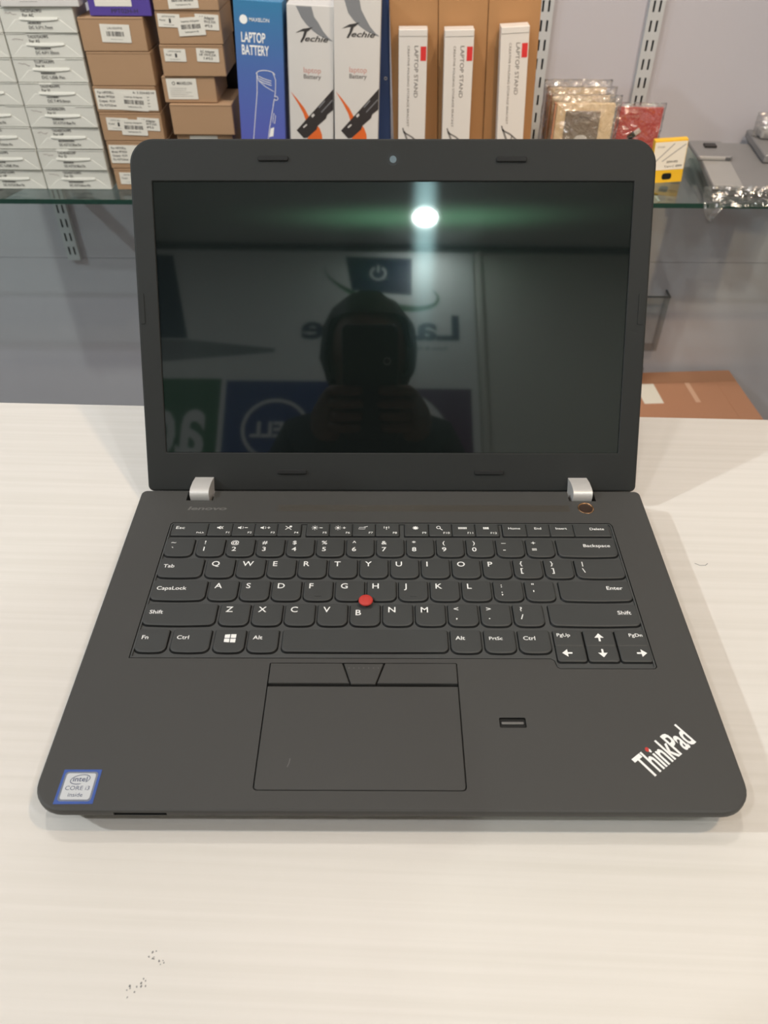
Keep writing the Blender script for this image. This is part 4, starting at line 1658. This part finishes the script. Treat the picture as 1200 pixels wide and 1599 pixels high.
cb = thing('shipping_box', 'brown shipping box taped shut, standing on the floor behind the counter', 'box', loc=W(640, 1330, -750), rot=(0, 0, math.radians(4)))
bm = nb()
box(bm, -260, 193, -160, 148, -110, 84.5, 1.5)
link('box_body', bm, M['carton_d'], cb)
bm = nb()
box(bm, -259, 192, -159, -62, 84.0, 85.3, .4)
link('flap', bm, M['carton_d'], cb)
bm = nb()
box(bm, -259, 192, 98, 147, 84.0, 85.3, .4)
link('flap', bm, M['carton_d'], cb)
bm = nb()
box(bm, -259, 192, -61, 97, 84.0, 85.0, .4)
link('centre_panel', bm, M['carton'], cb)
bm = nb()
box(bm, 62, 74, 14, 96, 85.0, 85.5, .1)
link('tape', bm, M['tape'], cb)
bm = nb()
box(bm, -60, -14, 14, 96, 85.0, 85.5, .1)
link('shipping_label', bm, M['paper'], cb)
bm = nb()
box(bm, 140, 143, -60, 96, 85.0, 85.6, .1)
link('crease', bm, M['carton'], cb)

# ------------------------------------------------------------------ signboard behind the photographer (seen in the screen)
sg = thing('signboard', 'white laptop shop signboard on the wall behind the photographer, mirrored in the screen', 'sign', loc=W(0, YF, 0), rot=(0, 0, math.pi))
# local frame: x is to the viewer's right, i.e. minus world x; faces world +y


def spart(name, fn, m, depth):
    bm = nb()
    fn(bm)
    bm.transform(UP)
    return link(name, bm, m, sg, loc=(0, -depth * S, 0))


bm = nb()
box(bm, -378, 1290, -8, -.2, 780, 1930, 1)
link('board', bm, M['vinyl'], sg)
spart('laptop_picture', lambda bm: poly(bm, [(851, 1900), (755, 1504), (1180, 1500), (1180, 1905)]), M['navy'], 8.6)
spart('laptop_picture_base', lambda bm: poly(bm, [(1180, 1495), (755, 1498), (412, 1462), (412, 1446), (839, 1399), (1180, 1385)]), M['greyprint'], 8.8)
spart('power_picture', lambda bm: poly(bm, [(145, 1902), (-127, 1896), (-125, 1716), (116, 1737)]), M['navy'], 8.6)
spart('power_symbol', lambda bm: (stroke(bm, circ(10, 1820, 30, 20, a0=120, a1=420), 8, 0), stroke(bm, [(10, 1825), (10, 1860)], 8, 0)), M['vinyl'], 9.2)


def swoosh(bm):
    up, lo = [], []
    ca, sa = math.cos(math.radians(19)), math.sin(math.radians(19))
    for k in range(29):
        u = k / 28
        a = math.radians(365 - 215 * u)
        th = 4 + 30 * math.sin(math.pi * min(1, u * .72 + .02)) ** 2 * (1 if u < .9 else (1 - u) * 10)
        x, y = 238 * math.cos(a), 78 * math.sin(a)
        x2, y2 = (238 + th * .4) * math.cos(a), (78 + th) * math.sin(a)
        up.append((x * ca - y * sa, 1772 + x * sa + y * ca))
        lo.append((x2 * ca - y2 * sa, 1772 + x2 * sa + y2 * ca))
    for i in range(len(up) - 1):
        poly(bm, [up[i], lo[i], lo[i + 1], up[i + 1]])


spart('green_swoosh', swoosh, M['green'], 9.0)
spart('lettering', lambda bm: (text(bm, 'Lapcare', -312, 1510, 110, 0, 'L', width=625, bold=.025),), M['navy'], 9.0)
spart('small_lettering', lambda bm: text(bm, 'Sales & Service', -260, 1462, 16, 0, 'L', width=180), M['greyprint'], 9.0)
spart('green_panel', lambda bm: poly(bm, [(608, 1325), (1110, 1325), (1110, 830), (608, 830)]), M['green'], 8.6)
spart('white_word', lambda bm: text(bm, 'acer', 655, 1000, 280, 0, 'L', width=430, bold=.02), M['vinyl'], 9.4)
spart('blue_panel', lambda bm: poly(bm, [(190, 1318), (588, 1318), (588, 830), (190, 830)]), M['dellblue'], 8.6)
spart('circle_word', lambda bm: (stroke(bm, circ(392, 1111, 122, 40), 14, 0, closed=True), text(bm, 'DELL', 392, 1080, 62, 0, 'C', width=190, bold=.03)), M['vinyl'], 9.4)
spart('violet_panel', lambda bm: poly(bm, [(-350, 1290), (60, 1290), (60, 830), (-350, 830)]), M['violet'], 8.6)
spart('white_disc', lambda bm: poly(bm, circ(-18, 1045, 252, 48)), M['vinyl'], 9.2)

# ------------------------------------------------------------------ the photographer (seen in the screen)


def skin(name, verts, edges, parent, mats, levels=1, root=0, assign=None):
    me = bpy.data.meshes.new(name)
    me.from_pydata([Vector(v[:3]) * S for v in verts], edges, [])
    o = bpy.data.objects.new(name, me)
    C.objects.link(o)
    sm = o.modifiers.new('s', 'SKIN')
    sv = me.skin_vertices[0].data
    for i, v in enumerate(verts):
        r = v[3]
        if isinstance(r, tuple):
            sv[i].radius = (r[0] * S, r[1] * S)
        else:
            sv[i].radius = (r * S, r * S)
        sv[i].use_root = (i == root)
    sm.use_smooth_shade = True
    ss = o.modifiers.new('u', 'SUBSURF')
    ss.levels = levels
    ss.render_levels = levels
    dg = bpy.context.evaluated_depsgraph_get()
    dg.update()
    m2 = bpy.data.meshes.new_from_object(o.evaluated_get(dg))
    o.modifiers.clear()
    o.data = m2
    m2.materials.clear()
    for m in mats:
        m2.materials.append(m)
    if assign:
        for p in m2.polygons:
            p.material_index = assign(p.center / S)
    for p in m2.polygons:
        p.use_smooth = True
    o.parent = parent
    return o


pe = thing('person', 'person in black holding up a phone before the counter, mirrored in the screen', 'person', loc=W(-30, -700, -860))
# local mm, z from the floor
bv = [(0, -60, 960, (150, 115)),      # 0 pelvis
      (0, -40, 1120, (140, 110)), (0, 0, 1250, (155, 115)), (0, 30, 1335, (130, 90)), (0, 55, 1395, 58), (0, 78, 1450, 55),   # spine to neck
      (-138, 20, 1345, 60), (-205, 60, 1150, 48), (-215, 170, 1060, 44), (-95, 385, 1120, 32),   # left arm
      (138, 20, 1345, 60), (205, 60, 1150, 48), (205, 170, 1060, 44), (95, 385, 1120, 32),      # right arm
      (-95, -60, 860, 92), (-105, -40, 480, 62), (-108, -70, 90, 44), (-112, 60, 35, (40, 32)),
      (95, -60, 860, 92), (105, -40, 480, 62), (108, -70, 90, 44), (112, 60, 35, (40, 32))]
be = [(0, 1), (1, 2), (2, 3), (3, 4), (4, 5), (3, 6), (6, 7), (7, 8), (8, 9), (3, 10), (10, 11), (11, 12), (12, 13), (0, 14), (14, 15), (15, 16), (16, 17), (0, 18), (18, 19), (19, 20), (20, 21)]


def who(c):
    if c.z > 1405 and abs(c.x) < 90:
        return 0
    if c.y > 375:
        return 0
    return 1 if c.z > 940 else 2


skin('body', bv, be, pe, [M['skin'], M['shirt'], M['trousers']], 2, 0, who)
# head with face
bm = nb()
bmesh.ops.create_uvsphere(bm, u_segments=32, v_segments=24, radius=1)
for v in bm.verts:
    x, y, z = v.co
    sx_, sy_, sz_ = 77, 95, 116
    if z < 0:
        sx_ *= 1 - .30 * (-z) ** 1.6
        sy_ *= 1 - .18 * (-z) ** 2
    X, Y_, Z_ = x * sx_, y * sy_, z * sz_
    if y > .5:      # face side, +y towards the counter
        Y_ += 20 * math.exp(-((X / 11) ** 2 + ((Z_ + 18) / 20) ** 2))          # nose
        Y_ -= 9 * math.exp(-(((abs(X) - 31) / 15) ** 2 + ((Z_ - 6) / 11) ** 2))  # eye sockets
        Y_ += 5 * math.exp(-((X / 22) ** 2 + ((Z_ + 55) / 8) ** 2))             # lips
        Y_ += 6 * math.exp(-((X / 20) ** 2 + ((Z_ + 92) / 14) ** 2))            # chin
        Y_ += 5 * math.exp(-((X / 45) ** 2 + ((Z_ - 26) / 9) ** 2))             # brow
    v.co = Vector((X, Y_, Z_)) * S
hd = link('head', bm, M['skin'], pe, loc=Vector((0, 112, 1492)) * S, rot=(math.radians(-18), 0, 0), smooth=True)
for s_ in (-1, 1):
    bm = nb()
    bmesh.ops.create_uvsphere(bm, u_segments=12, v_segments=8, radius=.012)
    link('eye', bm, M['eye'], hd, loc=Vector((s_ * 31, 74, 6)) * S, smooth=True)
    bm = nb()
    bmesh.ops.create_uvsphere(bm, u_segments=14, v_segments=10, radius=1)
    for v in bm.verts:
        v.co = Vector((v.co.x * 9, v.co.y * 17, v.co.z * 30)) * S
    link('ear', bm, M['skin'], hd, loc=Vector((s_ * 77, -6, -6)) * S, smooth=True)
bm = nb()
bmesh.ops.create_uvsphere(bm, u_segments=36, v_segments=26, radius=1)
for v in bm.verts:
    x, y, z = v.co
    k = 1 + .05 * noise.noise(v.co * 5)
    v.co = Vector((x * 96 * k, y * 104 * k - 6, z * 116 * k + 12)) * S
dele = [f_ for f_ in bm.faces if (f_.calc_center_median().y > .045 and f_.calc_center_median().z < .062) or f_.calc_center_median().z < -.055]
bmesh.ops.delete(bm, geom=dele, context='FACES')
link('hair', bm, M['hair'], hd, smooth=True)

# phone behind the lens, lens looking out of its back
ph = thing('phone', 'black phone held up in both hands by the photographer', 'phone')
ph.matrix_world = cam.matrix_world @ Matrix.Translation(Vector((0, 0, 5)) * S)
# local: x right, y up, z towards the photographer
bm = nb()
pp = rrect(-61, 15, -112, 48, 9, 6)
loops(bm, [[(x, y, z) for x, y in inset(pp, q)] for z, q in ((0, 1.5), (1.2, 0), (7, 0), (8.2, 1.5))])
link('phone_body', bm, M['black'], ph)
bm = nb()
prism(bm, inset(pp, 3.5), 8.2, 8.5)
link('phone_display', bm, M['lens'], ph)
bm = nb()
loops(bm, [[(math.cos(2 * math.pi * k / 20) * r, math.sin(2 * math.pi * k / 20) * r, z) for k in range(20)] for r, z in ((5, 0), (5, -2), (4.0, -2), (4.0, 0))], cap0=False, cap1=False)
link('lens_ring', bm, M['chrome'], ph)
# hands gripping the phone's long edges
for s_, xe in ((-1, -61), (1, 15)):
    def q(a, b, c, r):
        return (xe + s_ * a, b + 30, c, r)
    vs = [q(30, -150, 34, 26), q(26, -118, 24, (24, 18)), q(22, -92, 14, (20, 15))]
    ed = [(0, 1), (1, 2)]
    for k, (yy, ln_) in enumerate(((-70, 1.0), (-88, 1.08), (-106, 1.0), (-122, .82))):
        b0 = len(vs)
        vs += [q(16, yy, 6, 9), q(9, yy + 1, -6, 8.2), q(-4 - 8 * ln_, yy + 2, -9.5, 7.6), q(-12 - 16 * ln_, yy + 2, -9.0, 6.4)]
        ed += [(1 if k > 1 else 2, b0), (b0, b0 + 1), (b0 + 1, b0 + 2), (b0 + 2, b0 + 3)]
    b0 = len(vs)
    vs += [q(14, -96, 24, 11), q(2, -78, 20, 9.5), q(-14, -66, 16.5, 7.8)]
    ed += [(1, b0), (b0, b0 + 1), (b0 + 1, b0 + 2)]
    hnd = skin('hand', vs, ed, None, [M['skin']], 2, 0)
    # hand belongs to the person: place it in the phone's frame, then parent
    hnd.data.transform(Matrix.Translation(pe.location).inverted() @ ph.matrix_world)
    hnd.parent = pe
